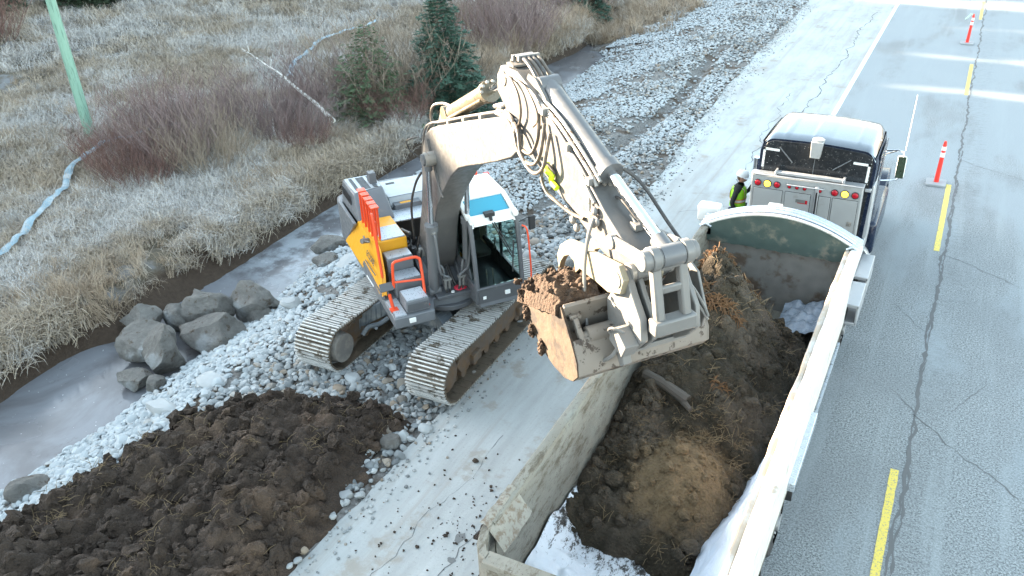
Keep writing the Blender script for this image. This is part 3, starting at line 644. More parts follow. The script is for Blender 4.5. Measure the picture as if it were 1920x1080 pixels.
def pile_h(x, y):
    d = poly_dist(x, y, PILE)+.22*noise.noise((x*1.6, y*1.6, 2))+.08*noise.noise((x*5, y*5, 2))
    b = gz(x, y)
    if d < 0: return b-.25*min(1, -d*4)
    e = min(1, d/1.25); return b+.62*(1-(1-e)**2)*(.75+.35*noise.noise((x*.5, y*.5, 1)))+lumpy(x, y, 1.0, 1)*min(1, d*3)*1.25
heap('dirt_pile', PILE, pile_h, .035, M['soil'], 'wide heap of dark clumpy wet soil dumped on the gravel, in the foreground left', 'dirt pile', lambda x, y: gz(x, y))
clods = proto_col('clod_kinds', [rock_mesh('clod_kind', 500+i, 2, 5, (1, .8, .7), .9, M['soil'], .45, .9) for i in range(6)])
r = random.Random(9); cp = []
for _ in range(900):
    x, y = r.uniform(-11.4, -6.7), r.uniform(2.4, 9.9)
    if poly_dist(x, y, PILE) > .1: s = r.choice((.04, .05, .06, .08, .10, .15)); cp.append((x, y, pile_h(x, y)+s*.25, r.uniform(0, 3), r.uniform(0, 3), r.uniform(0, 6), s))
M['strawbit'] = pm('straw_bits', (.17, .12, .065), .85, var=.3)
def straw_obj(name, seed, n):
    r = random.Random(seed); mb = MB()
    for _ in range(n):
        p = Vector((r.gauss(0, .05), r.gauss(0, .05), r.uniform(0, .03))); d = Vector((r.gauss(0, 1), r.gauss(0, 1), r.uniform(-.2, .5))).normalized()*r.uniform(.08, .2)
        mb.tube([p, p+d*.5+Vector((0, 0, .015)), p+d], [.0035, .003, .002], 3, False)
    o = mb.build(name, M['strawbit'], smooth=0); return o
straws = proto_col('straw_kinds', [straw_obj('straw_kind', i, 7) for i in range(5)])
st = []
for _ in range(150):
    x, y = r.uniform(-11.3, -6.8), r.uniform(2.4, 9.8)
    if poly_dist(x, y, PILE) > .15: st.append((x, y, pile_h(x, y)+.03, r.uniform(-.4, .4), r.uniform(-.4, .4), r.uniform(0, 6), r.uniform(.7, 1.4)))
scatter('soil_clods', cp, clods, label='loose clods of dark soil lying over the foreground dirt pile', cat='soil')
scatter('straw', st, straws, label='straw bits strewn over the foreground dirt pile', cat='straw')
# clods fallen on the pavement
def splat(x, y, s, lab, n=1, cat='clod'):
    o = rock_mesh('dirt_clod', int(abs(x*100+y*37)), 2, 5, (s, s*.85, s*.6), .4, M['soil'], .7, .95); COL.objects.link(o); o.location = (x, y, s*.42); tag(o, lab, cat, 'dirt clods fallen on the pavement')
for x, y, s, lab in [(-5.6, 8.75, .055, 'small dark clod on the pavement just left of the box, level with the bucket corner'), (-5.15, 4.95, .075, 'black clod on the pavement at the bottom edge of the frame'), (-5.3, 5.25, .04, 'smaller black clod above the one at the frame bottom'),
   (-5.45, 6.85, .035, 'tiny dark clod left of the wet stain beside the box'), (-5.75, 4.75, .035, 'black crumb left of the clod at the frame bottom'), (-4.7, 5.3, .035, 'black crumb near the rear corner of the box')]: splat(x, y, s, lab)
mb = MB(); r = random.Random(4)      # mound of crumbled soil by the box wall
def spill_h(x, y):
    d = math.hypot((x+4.42)/.42, (y-7.6)/.55); return .10*(1-d)+.03*lumpy(x, y, .6, 7)*8*max(0, 1-d)+.02*noise.noise((x*9, y*9, 0)) if d < 1.3 else -.1
heap('spilled_soil', [(-4.9, 7.0), (-3.95, 7.0), (-3.95, 8.2), (-4.9, 8.2)], spill_h, .03, M['soil'], 'small flat patch of spilled brown soil on the pavement against the box wall', 'dirt', lambda x, y: 0.01)
r = random.Random(31); sp_ = []
for _ in range(420):
    k = r.random(); cx, cy, sd = (-4.95, 5.0, .28) if k < .35 else ((-4.9, 7.4, .3) if k < .6 else (-5.3, 6.6, 1.2)); x, y = r.gauss(cx, sd), r.gauss(cy, sd*1.2)
    if -6.6 < x < -3.6: s = abs(r.gauss(0, .011))+.005; sp_.append((x, y, s*.4, r.uniform(0, 3), 0, r.uniform(0, 6), s))
scatter('dirt_crumbs', sp_, clods, label='fine dark crumbs of soil sprinkled on the pavement left of the box', cat='soil')
wet = pm('damp_stain', (.14, .14, .135), .4)
for x, y, a, b, lab in [(-5.0, 7.25, .07, .10, 'dark wet spot on the pavement left of the spilled soil'), (-4.9, 6.85, .06, .05, 'smaller wet spot nearer the rear corner of the box')]:
    mb = MB(); mb.add([(x+a*math.cos(t)*(1+.2*math.sin(3*t)), y+b*math.sin(t)*(1+.15*math.cos(5*t)), .0045) for t in [k*.2618 for k in range(24)]], [tuple(range(24))]); mb.build('wet_spot', wet, smooth=0, kind='structure')
# ------------------------------------------------------------------ excavator
EX = empty('excavator', (-8.60, 12.32, 0.0), R_(-39), 'yellow and grey crawler excavator with orange rails, loading soil over the open box', 'excavator')
EXM = Matrix.Translation((-8.60, 12.32, 0))@Matrix.Rotation(R_(-39), 4, 'Z'); TOEX = EXM.inverted()
UW = Matrix.Translation((-8.22, 11.80, 0.03))      # undercarriage frame: x across, y along the tracks
def U(): mb = MB(); mb.T = TOEX@UW; return mb
def track(side):
    x0, x1 = (.82, 1.60) if side > 0 else (-1.60, -.82)
    root_name = 'track'
    yf, yr, rs, zc = -1.80, 1.80, .40, .44
    # belt path: points at equal spacing
    top = yr-yf; L = 2*top+2*math.pi*rs; n = 50; belt = U(); grs = U()
    def pt(s):
        s %= L
        if s < top: return (yf+s, zc+rs-.05*math.sin(math.pi*s/top), 0)
        s -= top
        if s < math.pi*rs: a = s/rs; return (yr+rs*math.sin(a), zc+rs*math.cos(a), a)
        s -= math.pi*rs
        if s < top: return (yr-s, zc-rs, math.pi)
        s -= top; a = s/rs; return (yf-rs*math.sin(a), zc-rs*math.cos(a), math.pi+a)
    for k in range(n):
        y, z, a = pt((k+.5)*L/n); T = Matrix.Translation((0, y, z))@Matrix.Rotation(-a, 4, 'X'); w = L/n*.485
        belt.box(x0, x1, -w, w, -.015, .015, T)
        for q in (-.8, -.05, .70): grs.box(x0+.004, x1-.004, w*q-.010, w*q+.014, .012, .055, T)
        belt.box((x0+x1)/2-.09, (x0+x1)/2+.09, -w*.9, w*.9, -.085, -.012, T)
    b = belt.build('track', M['shoe'], EX, smooth=0); grs.build('grousers', M['grouser'], b, smooth=0)
    xm = (x0+x1)/2; fr = U(); xi = xm-side*.17; xo = xm+side*.20
    fr.prism([(-1.35, .22), (1.45, .22), (1.55, .45), (1.3, .66), (.5, .73), (-.5, .73), (-1.2, .66), (-1.5, .45)], xm-.19, xm+.19, 'x')
    fr.prism([(-1.25, .60), (1.25, .60), (1.15, .72), (-1.15, .72)], xm-.24, xm+.24, 'x')
    for y in (-.9, .9): fr.box(xm-.27, xm+.27, y-.14, y+.14, .24, .42)
    f = fr.build('track_frame', M['trackframe'], EX, bevel=.012)
    sp = U(); sp.cyl((xm-.20, yf, zc), (xm+.20, yf, zc), .30, 26)
    for k in range(20):
        a = k*math.pi/10; T = Matrix.Translation((xm, yf, zc))@Matrix.Rotation(a, 4, 'X'); sp.box(-.05, .05, -.035, .035, .27, .355, T)
    sp.cyl((xm-.25*1, yf, zc), (xm+.25, yf, zc), .20, 20); sp.build('sprocket', M['trackframe'], EX)
    sp = U(); sp.cyl((xm-.10, yr, zc), (xm+.10, yr, zc), .33, 26); sp.cyl((xm-.2, yr, zc), (xm+.2, yr, zc), .12, 14); sp.box(xm-.20, xm+.20, yr-.45, yr-.02, zc-.1, zc+.1); sp.build('idler', M['trackframe'], EX)
    for k in range(7):
        rl = U(); y = -1.25+k*.42; rl.cyl((xm-.17, y, .17), (xm+.17, y, .17), .09, 14); rl.build('roller', M['trackframe'], EX)
    # final drive / fender plate on the inner side (the grey disc seen on the right-hand track)
    dr = U(); dr.tube([(xm-side*.20, yf, zc), (xm-side*.41, yf, zc)], [.30, .27], 24); dr.build('final_drive', M['rust2'], EX)
g = NG('muddy_track_shoes'); P = g.pos(False); nz = g.n('ShaderNodeNewGeometry')
c = g.mix(g.noise(P, 7, 6, .7), (.08, .06, .042), (.17, .14, .105)); c = g.mix(g.ramp(g.noise(P, 4, 7, .7), .53, .64), c, (.06, .05, .037)); g.bump(g.noise(P, 40, 4), .3, .006)
M['shoe'] = g.fin(c, .6, .2)
M['grouser'] = pm('worn_grouser_steel', (.50, .49, .47), .5, .2, var=.2, dirt=(.13, .11, .085), damt=(.54, .62), dscale=5)
M['trackframe'] = pm('muddy_frame', (.12, .095, .075), .75, var=.3, dirt=(.15, .095, .055), damt=(.42, .62), dscale=4, bump=.4, bscale=20)
M['rust2'] = pm('grey_drive_cover', (.16, .15, .14), .6, var=.2, dirt=(.26, .24, .21), damt=(.4, .7))
M['chassis'] = pm('chassis_paint', (.10, .115, .13), .5, dirt=(.24, .24, .23), damt=(.45, .75), dscale=3)
for s in (-1, 1): track(s)
mb = U(); mb.cyl((-.30, .0, .62), (-.30, .0, .92), .70, 40, .66); mb.build('turntable_base', M['chassis'], EX, bevel=.01)
mb = U()
for sy in (-1, 1):       # arched legs of the car body
    for sx in (-1, 1):
        n = 9; A = []
        for i in range(n):
            t = i/(n-1); x = sx*(.35+t*.72)-.12*(1-t); y = sy*(.38+.52*t**1.2); zt = .90-.22*t**1.6; zb = .60-.28*t**1.5
            A.append((x, y, zt, zb, .24-.03*t))
        for i in range(n-1):
            a, b = A[i], A[i+1]
            mb.hexa([(a[0], a[1]-a[4], a[3]), (b[0], b[1]-b[4], b[3]), (b[0], b[1]+b[4], b[3]), (a[0], a[1]+a[4], a[3]), (a[0], a[1]-a[4]*.8, a[2]), (b[0], b[1]-b[4]*.8, b[2]), (b[0], b[1]+b[4]*.8, b[2]), (a[0], a[1]+a[4]*.8, a[2])])
mb.box(-.95, .6, -.55, .55, .45, .75)
mb.build('car_body', M['chassis'], EX, bevel=.015)
for sx in (-1, 1):
    mb = U(); q = smooth_path([(sx*.80, -1.25, .40), (sx*.74, -1.12, .52), (sx*.62, -.95, .52), (sx*.5, -.80, .60)], 5); mb.tube(q, .045, 8); mb.tube([(sx*.70, -1.05, .50), (sx*.66, -1.0, .44), (sx*.62, -1.05, .48)], .03, 8); mb.build('tow_lug', M['chassis'], EX)
mb = MB(); mb.cyl((-.1, 0, .93), (-.1, 0, 1.06), .72, 40); mb.build('slew_ring', M['black'], EX)
# upper deck
mb = MB()
mb.prism([(-2.2, -1.16), (1.90, -1.26), (1.90, -.52), (1.50, -.42), (1.58, 0), (1.52, .30), (1.90, .34), (1.90, 1.22), (-2.2, 1.16)], 1.05, 1.26, 'z')
mb.build('deck', M['midgrey'], EX, bevel=.02)
mb = MB(); mb.cyl((1.15, 0, 1.0), (1.15, 0, 1.10), .52, 32); mb.build('front_skid', M['grey'], EX, bevel=.015)
mb = MB(); mb.box(1.30, 1.62, -.36, .34, 1.24, 1.32); mb.prism([(.2, 1.26), (1.25, 1.26), (1.05, 1.55), (.5, 1.75), (.2, 1.75)], -.46, -.30); mb.prism([(.2, 1.26), (1.25, 1.26), (1.05, 1.55), (.5, 1.75), (.2, 1.75)], .22, .36); mb.build('boom_bracket', M['grey'], EX, bevel=.015)
mb = MB(); mb.add([(1.15, -.28, 1.30), (1.15, .28, 1.30), (.35, .28, 1.80), (.35, -.28, 1.80)], [(0, 1, 2, 3)]); mb.build('boom_foot_plate', M['midgrey'], EX)
# counterweight, engine cover, hood
mb = MB(); cw = [(-2.25, -1.20), (-1.85, -1.24), (-1.85, 1.24), (-2.25, 1.20), (-2.55, .75), (-2.68, .2), (-2.68, -.2), (-2.55, -.75)]
mb.prism(cw, 1.12, 2.02, 'z'); mb.build('counterweight', M['midgrey'], EX, bevel=.06)
mb = MB(); mb.prism([(-1.85, 1.26), (-1.48, 1.26), (-1.48, 1.37), (-.62, 2.02), (-.62, 2.06), (-1.85, 2.06)], -1.245, -1.18); mb.build('side_cover', M['midgrey'], EX, bevel=.008)
mb = MB()     # tall cooling / exhaust box
q = [(-1.95, -1.15, 2.0), (-.62, -1.13, 2.0), (-.62, -.40, 2.0), (-1.95, -.40, 2.0), (-1.86, -1.10, 2.50), (-.98, -1.08, 2.50), (-1.12, -.46, 2.50), (-1.86, -.46, 2.50)]
mb.hexa(q); eb = mb.build('engine_cover', M['midgrey'], EX, bevel=.03)
mb = MB(); mb.hexa([(-1.83, -1.07, 2.502), (-1.01, -1.05, 2.502), (-1.14, -.49, 2.502), (-1.83, -.49, 2.502), (-1.83, -1.07, 2.515), (-1.01, -1.05, 2.515), (-1.14, -.49, 2.515), (-1.83, -.49, 2.515)]); mb.build('cover_panel', M['lightgrey'], eb, bevel=.004)
mb = MB()
for k in range(11):
    for l0, l1 in ((-1.0, -.93), (-.86, -.70), (-.64, -.55)): mb.box(-1.76+k*.062, -1.735+k*.062, l0, l1, 2.514, 2.522)
mb.build('louvres', M['black'], eb, smooth=0); mb = MB()
for k in range(9): mb.box(-1.80+k*.075, -1.765+k*.075, -1.135, -1.12, 2.22, 2.40)
mb.build('louvres', M['black'], eb, smooth=0)
mb = MB(); mb.prism([(-1.55, 2.5), (-1.30, 2.5), (-1.34, 2.72), (-1.52, 2.72)], -.66, -.52); mb.build('exhaust_stack', M['grey'], EX, bevel=.01)
mb = MB(); mb.hexa([(-2.2, -.38, 2.0), (-1.10, -.38, 2.0), (-1.10, 1.15, 2.0), (-2.2, 1.15, 2.0), (-2.12, -.36, 2.20), (-1.20, -.36, 2.20), (-1.20, 1.08, 2.20), (-2.12, 1.08, 2.20)]); hd = mb.build('hood', M['lightgrey'], EX, bevel=.025)
mb = MB(); mb.box(-1.96, -1.88, -.2, -.02, 2.2, 2.207); mb.box(-1.20, -1.194, -.38, 1.1, 2.2, 2.205); mb.build('hood_slot', M['black'], hd, smooth=0)
mb = MB(); mb.box(-1.16, -.98, -.30, .26, 1.98, 2.10); b = mb.build('hood_latch_box', M['midgrey'], EX, bevel=.015)
mb = MB(); mb.box(-1.10, -1.02, -.16, .06, 2.10, 2.104); mb.build('warning_label', M['yellow'], b, smooth=0)
mb = MB(); mb.box(-1.75, -1.0, -.40, -.36, 1.3, 2.1); mb.box(-1.12, -1.02, -.4, 1.1, 1.3, 2.0); mb.box(-1.9, -1.0, .9, 1.2, 1.26, 2.0); mb.build('bulkhead', M['grey'], EX)
mb = MB(); mb.hexa([(-1.0, -.44, 1.975), (-.46, -.52, 1.975), (-.40, .62, 1.975), (-1.0, .62, 1.975), (-1.0, -.44, 2.0), (-.46, -.52, 2.0), (-.40, .62, 2.0), (-1.0, .62, 2.0)]); mb.build('walkway_plate', M['diamond'], EX)
for l in (-.50, .30):
    mb = MB(); q = [(-.98+.03*math.cos(t), l+.03*math.sin(t*2), 2.02+.05*k/6) for k, t in enumerate([0, 1, 2, 3, 4, 5, 6])]; mb.tube(q, .018, 6); mb.sphere((-.96, l, 2.13), .035, 8, 6); mb.build('hood_shackle', M['steel'], EX)
# pump bay between steps and boom
mb = MB(); mb.box(-.6, .1, -.5, .5, 1.26, 1.5); rr = random.Random(2)
for k in range(9): a = rr.uniform(-.4, .6); mb.cyl((a, rr.uniform(-.5, -.28), 1.35), (a+rr.uniform(-.1, .3), rr.uniform(-.5, -.28), 1.9), .035, 8)
mb.build('pump_bay', M['black'], EX)
for k in range(6):
    a = .0+.1*k; mb = MB(); mb.tube(smooth_path([(-.35, -.48+.04*k, 1.6+.03*k), (a, -.50+.03*k, 1.95-.05*k), (a+.25, -.42, 1.6), (a+.45, -.36, 1.42-.02*k)], 6), .022, 7); mb.build('bay_hose', M['hose'], EX)
mb = MB(); mb.cyl((-.2, -.42, 1.93), (.12, -.34, 1.96), .03, 8); mb.cyl((.25, -.44, 1.75), (.33, -.40, 1.80), .04, 8); mb.cyl((.28, -.45, 1.6), (.36, -.43, 1.62), .04, 8); mb.build('bay_pipe', M['cast'], EX)
# right-hand tool box: yellow body with steps
mb = MB()
mb.hexa([(-.62, -1.20, 1.26), (.50, -1.20, 1.26), (.50, -.50, 1.26), (-.62, -.50, 1.26), (-.62, -1.12, 2.08), (.45, -1.12, 2.08), (.45, -.50, 2.08), (-.62, -.50, 2.08)])
tb = mb.build('tool_box', M['yellow'], EX, bevel=.02)
mb = MB()      # leaning outer side panel, swept forward
top = [(-.62, -1.13, 2.10), (.38, -1.13, 2.10), (.80, -1.14, 1.95), (1.12, -1.17, 1.40)]; bot = [(-1.48, -1.27, 1.34), (-.10, -1.262, 1.40), (.10, -1.25, 1.56), (1.12, -1.262, 1.34)]
outer = [(-1.48, -1.275, 1.34), (-.15, -1.27, 1.34), (-.02, -1.245, 1.52), (1.0, -1.262, 1.34), (1.14, -1.24, 1.34), (.98, -1.18, 1.72), (.72, -1.145, 2.0), (.50, -1.135, 2.09), (-.62, -1.135, 2.09)]
n = len(outer); inner = [(a, l+.07, z) for a, l, z in outer]
mb.add(outer+inner, [tuple(range(n)), tuple(range(2*n-1, n-1, -1))]+[(i, (i+1) % n, (i+1) % n+n, i+n) for i in range(n)]); sp_ = mb.build('side_panel', M['yellow'], EX, bevel=.01, smooth=30)
mb = MB(); mb.prism([(-.2, 1.27), (1.12, 1.27), (1.08, 1.36), (-.05, 1.52), (-.2, 1.36)], -1.262, -1.20); mb.build('lower_panel', M['midgrey'], EX)
mb = MB(); mb.box(.15, .62, -1.284, -1.268, 1.285, 1.31); mb.build('white_stripe', M['white'], EX, smooth=0)
mb = MB(); mb.cyl((.16, -1.16, 2.02), (.22, -1.30, 2.06), .05, 10); mb.cyl((-.02, -1.20, 2.04), (.16, -1.22, 2.02), .018, 6); mb.cyl((.22, -1.26, 2.06), (.42, -1.20, 2.11), .014, 6); mb.build('work_lamp', M['cast'], EX)
def text(name, body, size, loc, rot, m, parent, ext=.002):
    cu = bpy.data.curves.new(name, 'FONT'); cu.body = body; cu.size = size; cu.extrude = ext; cu.align_x = 'CENTER'; cu.align_y = 'CENTER'
    o = bpy.data.objects.new(name, cu); COL.objects.link(o); dg = bpy.context.evaluated_depsgraph_get(); me = bpy.data.meshes.new_from_object(o.evaluated_get(dg)); bpy.data.objects.remove(o)
    me.materials.clear(); me.materials.append(m); o = bpy.data.objects.new(name, me); COL.objects.link(o); o.parent = parent; o.location = loc; o.rotation_euler = rot; return o
text('lettering', 'EC250E', .17, (.42, -1.224, 1.78), (R_(78), 0, 0), M['grey'], sp_)
mb = MB(); mb.box(.10, .80, -1.262, -1.245, 1.60, 1.615); mb.build('pinstripe', M['grey'], sp_, smooth=0)
mb = MB(); mb.box(-.12, .43, -.98, -.53, 2.082, 2.105); mb.build('step_plate', M['diamond'], EX)
for a0, a1, z, l0, l1 in ((.50, .84, 1.88, -1.02, -.52), (.84, 1.22, 1.62, -1.0, -.50), (1.38, 1.82, 1.50, -1.0, -.58)):
    mb = MB(); mb.box(a0, a1, l0, l1, 1.26, z); st_ = mb.build('step', M['midgrey'], EX, bevel=.02)
    mb = MB(); mb.box(a0+.02, a1-.015, l0+.02, l1-.02, z+.001, z+.014); mb.build('tread', M['diamond'], st_, smooth=0)
mb = MB(); mb.box(1.22, 1.86, -1.22, -1.02, 1.262, 1.285); mb.build('low_step', M['diamond'], EX)
mb = MB(); mb.box(1.825, 1.832, -.98, -.60, 1.30, 1.44); mb.build('battery_door', M['grey'], EX, bevel=.004)
mb = MB(); mb.box(1.903, 1.935, -1.0, -.88, 1.13, 1.22); mb.build('head_lamp', M['white'], EX, bevel=.008)
# orange rails
def rail(pts, r=.022, nm='hand_rail', sm=6, m='orange'):
    mb = MB(); mb.tube(smooth_path(pts, sm) if sm else pts, r, 8); return mb.build(nm, M[m], EX)
rail([(1.62, -.60, 1.26), (1.60, -.585, 1.45), (1.46, -.57, 2.02), (1.44, -.60, 2.10), (1.43, -.68, 2.13), (1.42, -.95, 2.12), (1.42, -1.04, 2.10), (1.42, -1.07, 2.0), (1.42, -1.09, 1.62)], .026)
rail([(1.54, -.58, 1.72), (1.42, -1.085, 1.72)], .02, sm=0)
mb = MB(); mb.box(1.56, 1.70, -.66, -.54, 1.262, 1.28); mb.build('rail_foot', M['orange'], EX)
rail([(.72, -1.16, 2.78), (.80, -1.17, 2.74), (.86, -1.17, 2.4), (.92, -1.17, 2.0), (1.0, -1.17, 1.6), (1.04, -1.16, 1.34)], .026)
for a in (-.58, -.36, -.12, .10, .30):
    rail([(a+.06, -1.07, 2.09), (a+.14, -1.08, 2.76)], .022, sm=0); rail([(a+.06, -.98, 2.09), (a+.14, -.99, 2.76)], .022, sm=0)
    mb = MB(); mb.box(a+.03, a+.20, -1.11, -.96, 2.76, 2.785); mb.build('rail_cap', M['salmon'] if 'salmon' in M else M['orange'], EX, bevel=.006)
rail([(-.50, -1.03, 2.45), (.40, -1.04, 2.45)], .016, sm=0)
rail([(1.56, -1.17, 1.26), (1.52, -1.19, 1.42), (1.50, -1.2, 1.55)], .03)
mb = MB(); mb.box(1.52, 1.66, -1.24, -1.10, 1.262, 1.29); mb.build('rail_foot', M['orange'], EX)
mb = MB(); mb.box(-.075, .075, -.12, .12, -.02, .02, Matrix.Translation((1.42, -1.22, 1.66))@Matrix.Rotation(R_(50), 4, 'Y')); mb.cyl((1.46, -1.2, 1.5), (1.42, -1.22, 1.64), .015, 6); mb.build('mirror', M['grey'], EX, bevel=.012)
# ------------------------------------------------------------------ cab
C0, C1 = .27, 1.20
prof = [(1.90, 1.13), (1.94, 1.45), (1.76, 2.62), (1.66, 2.72), (1.22, 2.90), (.45, 2.94), (.18, 2.86), (.12, 2.6), (.12, 1.13)]
mb = MB()
for l in (C0, C1-.05):     # side skirts
    mb.prism([(1.90, 1.13), (1.935, 1.50), (.12, 1.58), (.12, 1.13)], l, l+.05)
mb.prism([(1.90, 1.13), (1.94, 1.45), (1.90, 1.47), (1.86, 1.13)], C0+.05, C1-.05)
mb.box(.12, 1.86, C0+.05, C1-.05, 1.13, 1.20)
cab = mb.build('cab', M['grey'], EX, bevel=.012)
mb = MB()
for l in (C0+.03, C1-.03):
    mb.tube(smooth_path([(1.92, l, 1.42), (1.86, l, 2.0), (1.76, l, 2.60), (1.68, l, 2.70)], 4), .045, 8)
    mb.tube([(.98, l, 1.5), (.96, l, 2.86)], .035, 8); mb.tube([(.16, l, 1.5), (.16, l, 2.8)], .045, 8)
mb.tube([(1.935, C0, 1.46), (1.935, C1, 1.46)], .03, 8)
mb.build('cab_pillars', M['grey'], cab)
mb = MB(); mb.prism([(.95, 1.6), (1.72, 1.6), (1.60, 1.78), (.95, 1.78)], C0-.004, C0+.02); mb.build('side_trim', M['grey'], cab)
mb = MB()
mb.prism([(1.24, 2.86), (.45, 2.90), (.2, 2.82), (.12, 2.55), (.10, 2.55), (.14, 2.88), (.40, 2.98), (1.24, 2.93)], C0, C1)
for l0, l1 in ((C0, C0+.09), (C1-.09, C1)): mb.prism([(1.80, 2.60), (1.68, 2.76), (1.24, 2.93), (1.24, 2.86), (1.66, 2.69), (1.76, 2.58)], l0, l1)
mb.prism([(1.80, 2.62), (1.70, 2.745), (1.64, 2.77), (1.64, 2.71), (1.74, 2.62)], C0+.09, C1-.09)
mb.build('cab_roof', M['white'], cab, bevel=.025)
mb = MB(); mb.box(.15, .20, C0+.05, C1-.05, 1.2, 2.0); mb.build('cab_rear_wall', M['yellow'], cab)
def pane(name, q, m='glass', t=.006, par=None):
    q = [Vector(p) for p in q]; n = (q[1]-q[0]).cross(q[2]-q[0]).normalized()*t; k = len(q); mb = MB()
    mb.add(q+[p-n for p in q], [tuple(range(k)), tuple(range(2*k-1, k-1, -1))]+[(i, i+k, (i+1) % k+k, (i+1) % k) for i in range(k)]); return mb.build(name, M[m], par or cab, smooth=0)
pane('windscreen', [(1.93, C0+.06, 1.49), (1.93, C1-.06, 1.49), (1.76, C1-.06, 2.62), (1.76, C0+.06, 2.62)])
pane('skylight', [(1.655, C0+.10, 2.735), (1.655, C1-.10, 2.735), (1.26, C1-.10, 2.90), (1.26, C0+.10, 2.90)], 'skyglass')
pane('side_window', [(1.88, C0+.02, 1.60), (1.72, C0+.02, 2.60), (1.0, C0+.02, 2.80), (1.0, C0+.02, 1.60)]); pane('side_window', [(.93, C0+.02, 1.60), (.93, C0+.02, 2.8), (.22, C0+.02, 2.75), (.22, C0+.02, 1.60)])
pane('side_window', [(1.0, C1-.02, 1.60), (1.0, C1-.02, 2.80), (1.72, C1-.02, 2.60), (1.88, C1-.02, 1.60)]); pane('side_window', [(.22, C1-.02, 1.60), (.22, C1-.02, 2.75), (.93, C1-.02, 2.8), (.93, C1-.02, 1.60)])
M['seat'] = pm('seat_cloth', (.12, .115, .105), .8); M['trim'] = pm('pale_cab_trim', (.62, .56, .42), .7)
mb = MB(); mb.box(.35, .95, .52, .98, 1.55, 1.68); mb.box(.30, .45, .54, .96, 1.65, 2.25); mb.box(.32, .43, .64, .86, 2.25, 2.45); mb.box(.4, 1.0, .42, .50, 1.65, 1.75); mb.box(.4, 1.0, 1.0, 1.08, 1.65, 1.75); mb.build('driver_seat', M['seat'], cab, bevel=.04)
mb = MB(); mb.box(.22, .26, C0+.06, C1-.06, 1.40, 2.78); mb.box(.22, 1.2, C0+.06, C1-.06, 2.80, 2.83); mb.box(1.05, 1.30, C0+.07, .44, 1.2, 1.7); mb.build('cab_lining', M['trim'], cab)
mb = MB(); mb.box(.22, 1.84, C0+.06, C1-.06, 1.21, 1.23); mb.build('cab_floor', M['seat'], cab)
mb = MB()
for l in (.62, .74): mb.cyl((1.62, l, 1.22), (1.56, l, 1.62), .012, 6); mb.box(1.55, 1.72, l-.045, l+.045, 1.24, 1.27)
for l in (.46, 1.03): mb.cyl((.98, l, 1.72), (1.03, l, 1.95), .02, 8)
mb.build('levers', M['steel'], cab)
mb = MB(); mb.box(1.38, 1.44, C0+.09, C0+.13, 1.95, 2.15); mb.build('display', M['black'], cab)
mb = MB(); mb.box(1.62, 1.74, .60, .78, 2.73, 2.80); mb.cyl((1.74, .69, 2.74), (1.79, .69, 2.68), .03, 8)
mb.cyl((1.80, .70, 2.64), (1.905, 1.0, 1.95), .011, 6); mb.cyl((1.80, .74, 2.64), (1.91, 1.04, 1.95), .011, 6); mb.cyl((1.86, 1.06, 2.25), (1.95, .98, 1.68), .014, 6); mb.build('wiper', M['black'], cab)
mb = MB(); mb.cyl((1.70, C0+.05, 2.76), (1.82, C0+.05, 2.72), .05, 10); mb.build('cab_lamp', M['white'], cab); mb = MB(); mb.cyl((1.70, C1-.05, 2.76), (1.82, C1-.05, 2.72), .05, 10); mb.build('cab_lamp', M['white'], cab)
mb = MB(); mb.box(1.915, 1.95, .82, .92, 1.24, 1.32); mb.build('front_lamp', M['white'], cab, bevel=.01)
mb = MB(); mb.box(1.935, 1.941, C0+.12, C0+.18, 1.24, 1.30); mb.build('cab_sticker', M['white'], cab, smooth=0)
rail([(1.86, C1+.03, 2.50), (1.92, C1+.10, 2.42), (1.96, C1+.12, 2.0), (1.99, C1+.12, 1.5), (1.97, C1+.04, 1.22)], .016, 'cab_grab_rail')
mb = MB(); mb.cyl((1.72, C1, 2.5), (1.62, C1+.30, 2.52), .012, 6); mb.box(-.025, .025, -.06, .06, -.13, .13, Matrix.Translation((1.60, C1+.34, 2.38))); mb.build('cab_mirror', M['black'], cab, bevel=.01)
for l in (.75, .88, 1.0, 1.12):
    rail([(.02, l, 2.75), (-.02, l, 3.0)], .02, 'rear_rail', 0)
rail([(.02, .72, 2.98), (-.02, 1.15, 2.98)], .022, 'rear_rail', 0)
rail([(-.2, 1.16, 2.0), (-.15, 1.14, 2.9), (.0, 1.1, 2.98)], .02, 'rear_rail')
mb = MB(); mb.box(-.55, .05, .40, 1.18, 1.26, 1.98); mb.build('battery_box', M['yellow'], EX, bevel=.02)
mb = MB(); mb.cyl((-.1, 1.22, 2.6), (-.18, 1.40, 2.72), .014, 6); mb.box(-.22, -.14, 1.34, 1.44, 2.6, 2.75); mb.build('rear_mirror', M['red'], EX)
# ------------------------------------------------------------------ boom
def plate_prism(name, poly, l0, l1, m, par=EX, bev=.018):
    mb = MB(); mb.prism(poly, l0, l1); return mb.build(name, m, par, bevel=bev)
BP = [(.46, 1.42), (.22, 1.72), (.45, 2.25), (.72, 2.79), (.88, 3.3), (1.01, 3.71), (1.14, 4.02), (1.34, 4.27), (1.66, 4.47), (2.0, 4.60), (3.38, 5.08), (4.8, 5.54), (5.2, 5.62), (5.32, 5.45), (5.20, 5.2), (5.0, 5.06), (4.5, 4.84), (3.9, 4.60), (3.3, 4.37), (2.9, 4.20), (2.5, 3.93), (2.1, 3.56), (1.85, 3.30), (1.64, 3.08), (1.45, 2.78), (1.30, 2.44), (1.20, 2.1), (1.10, 1.80), (.9, 1.5), (.7, 1.38)]
boom = plate_prism('boom', BP, -.225, .225, M['arm_grey'], bev=.02)
mb = MB()
mb.add([(a, -.232, z) for a, z in [(1.46, 4.16), (1.8, 4.38), (1.9, 4.1), (1.62, 3.95)]], [(0, 1, 2, 3)]); bpatch = None
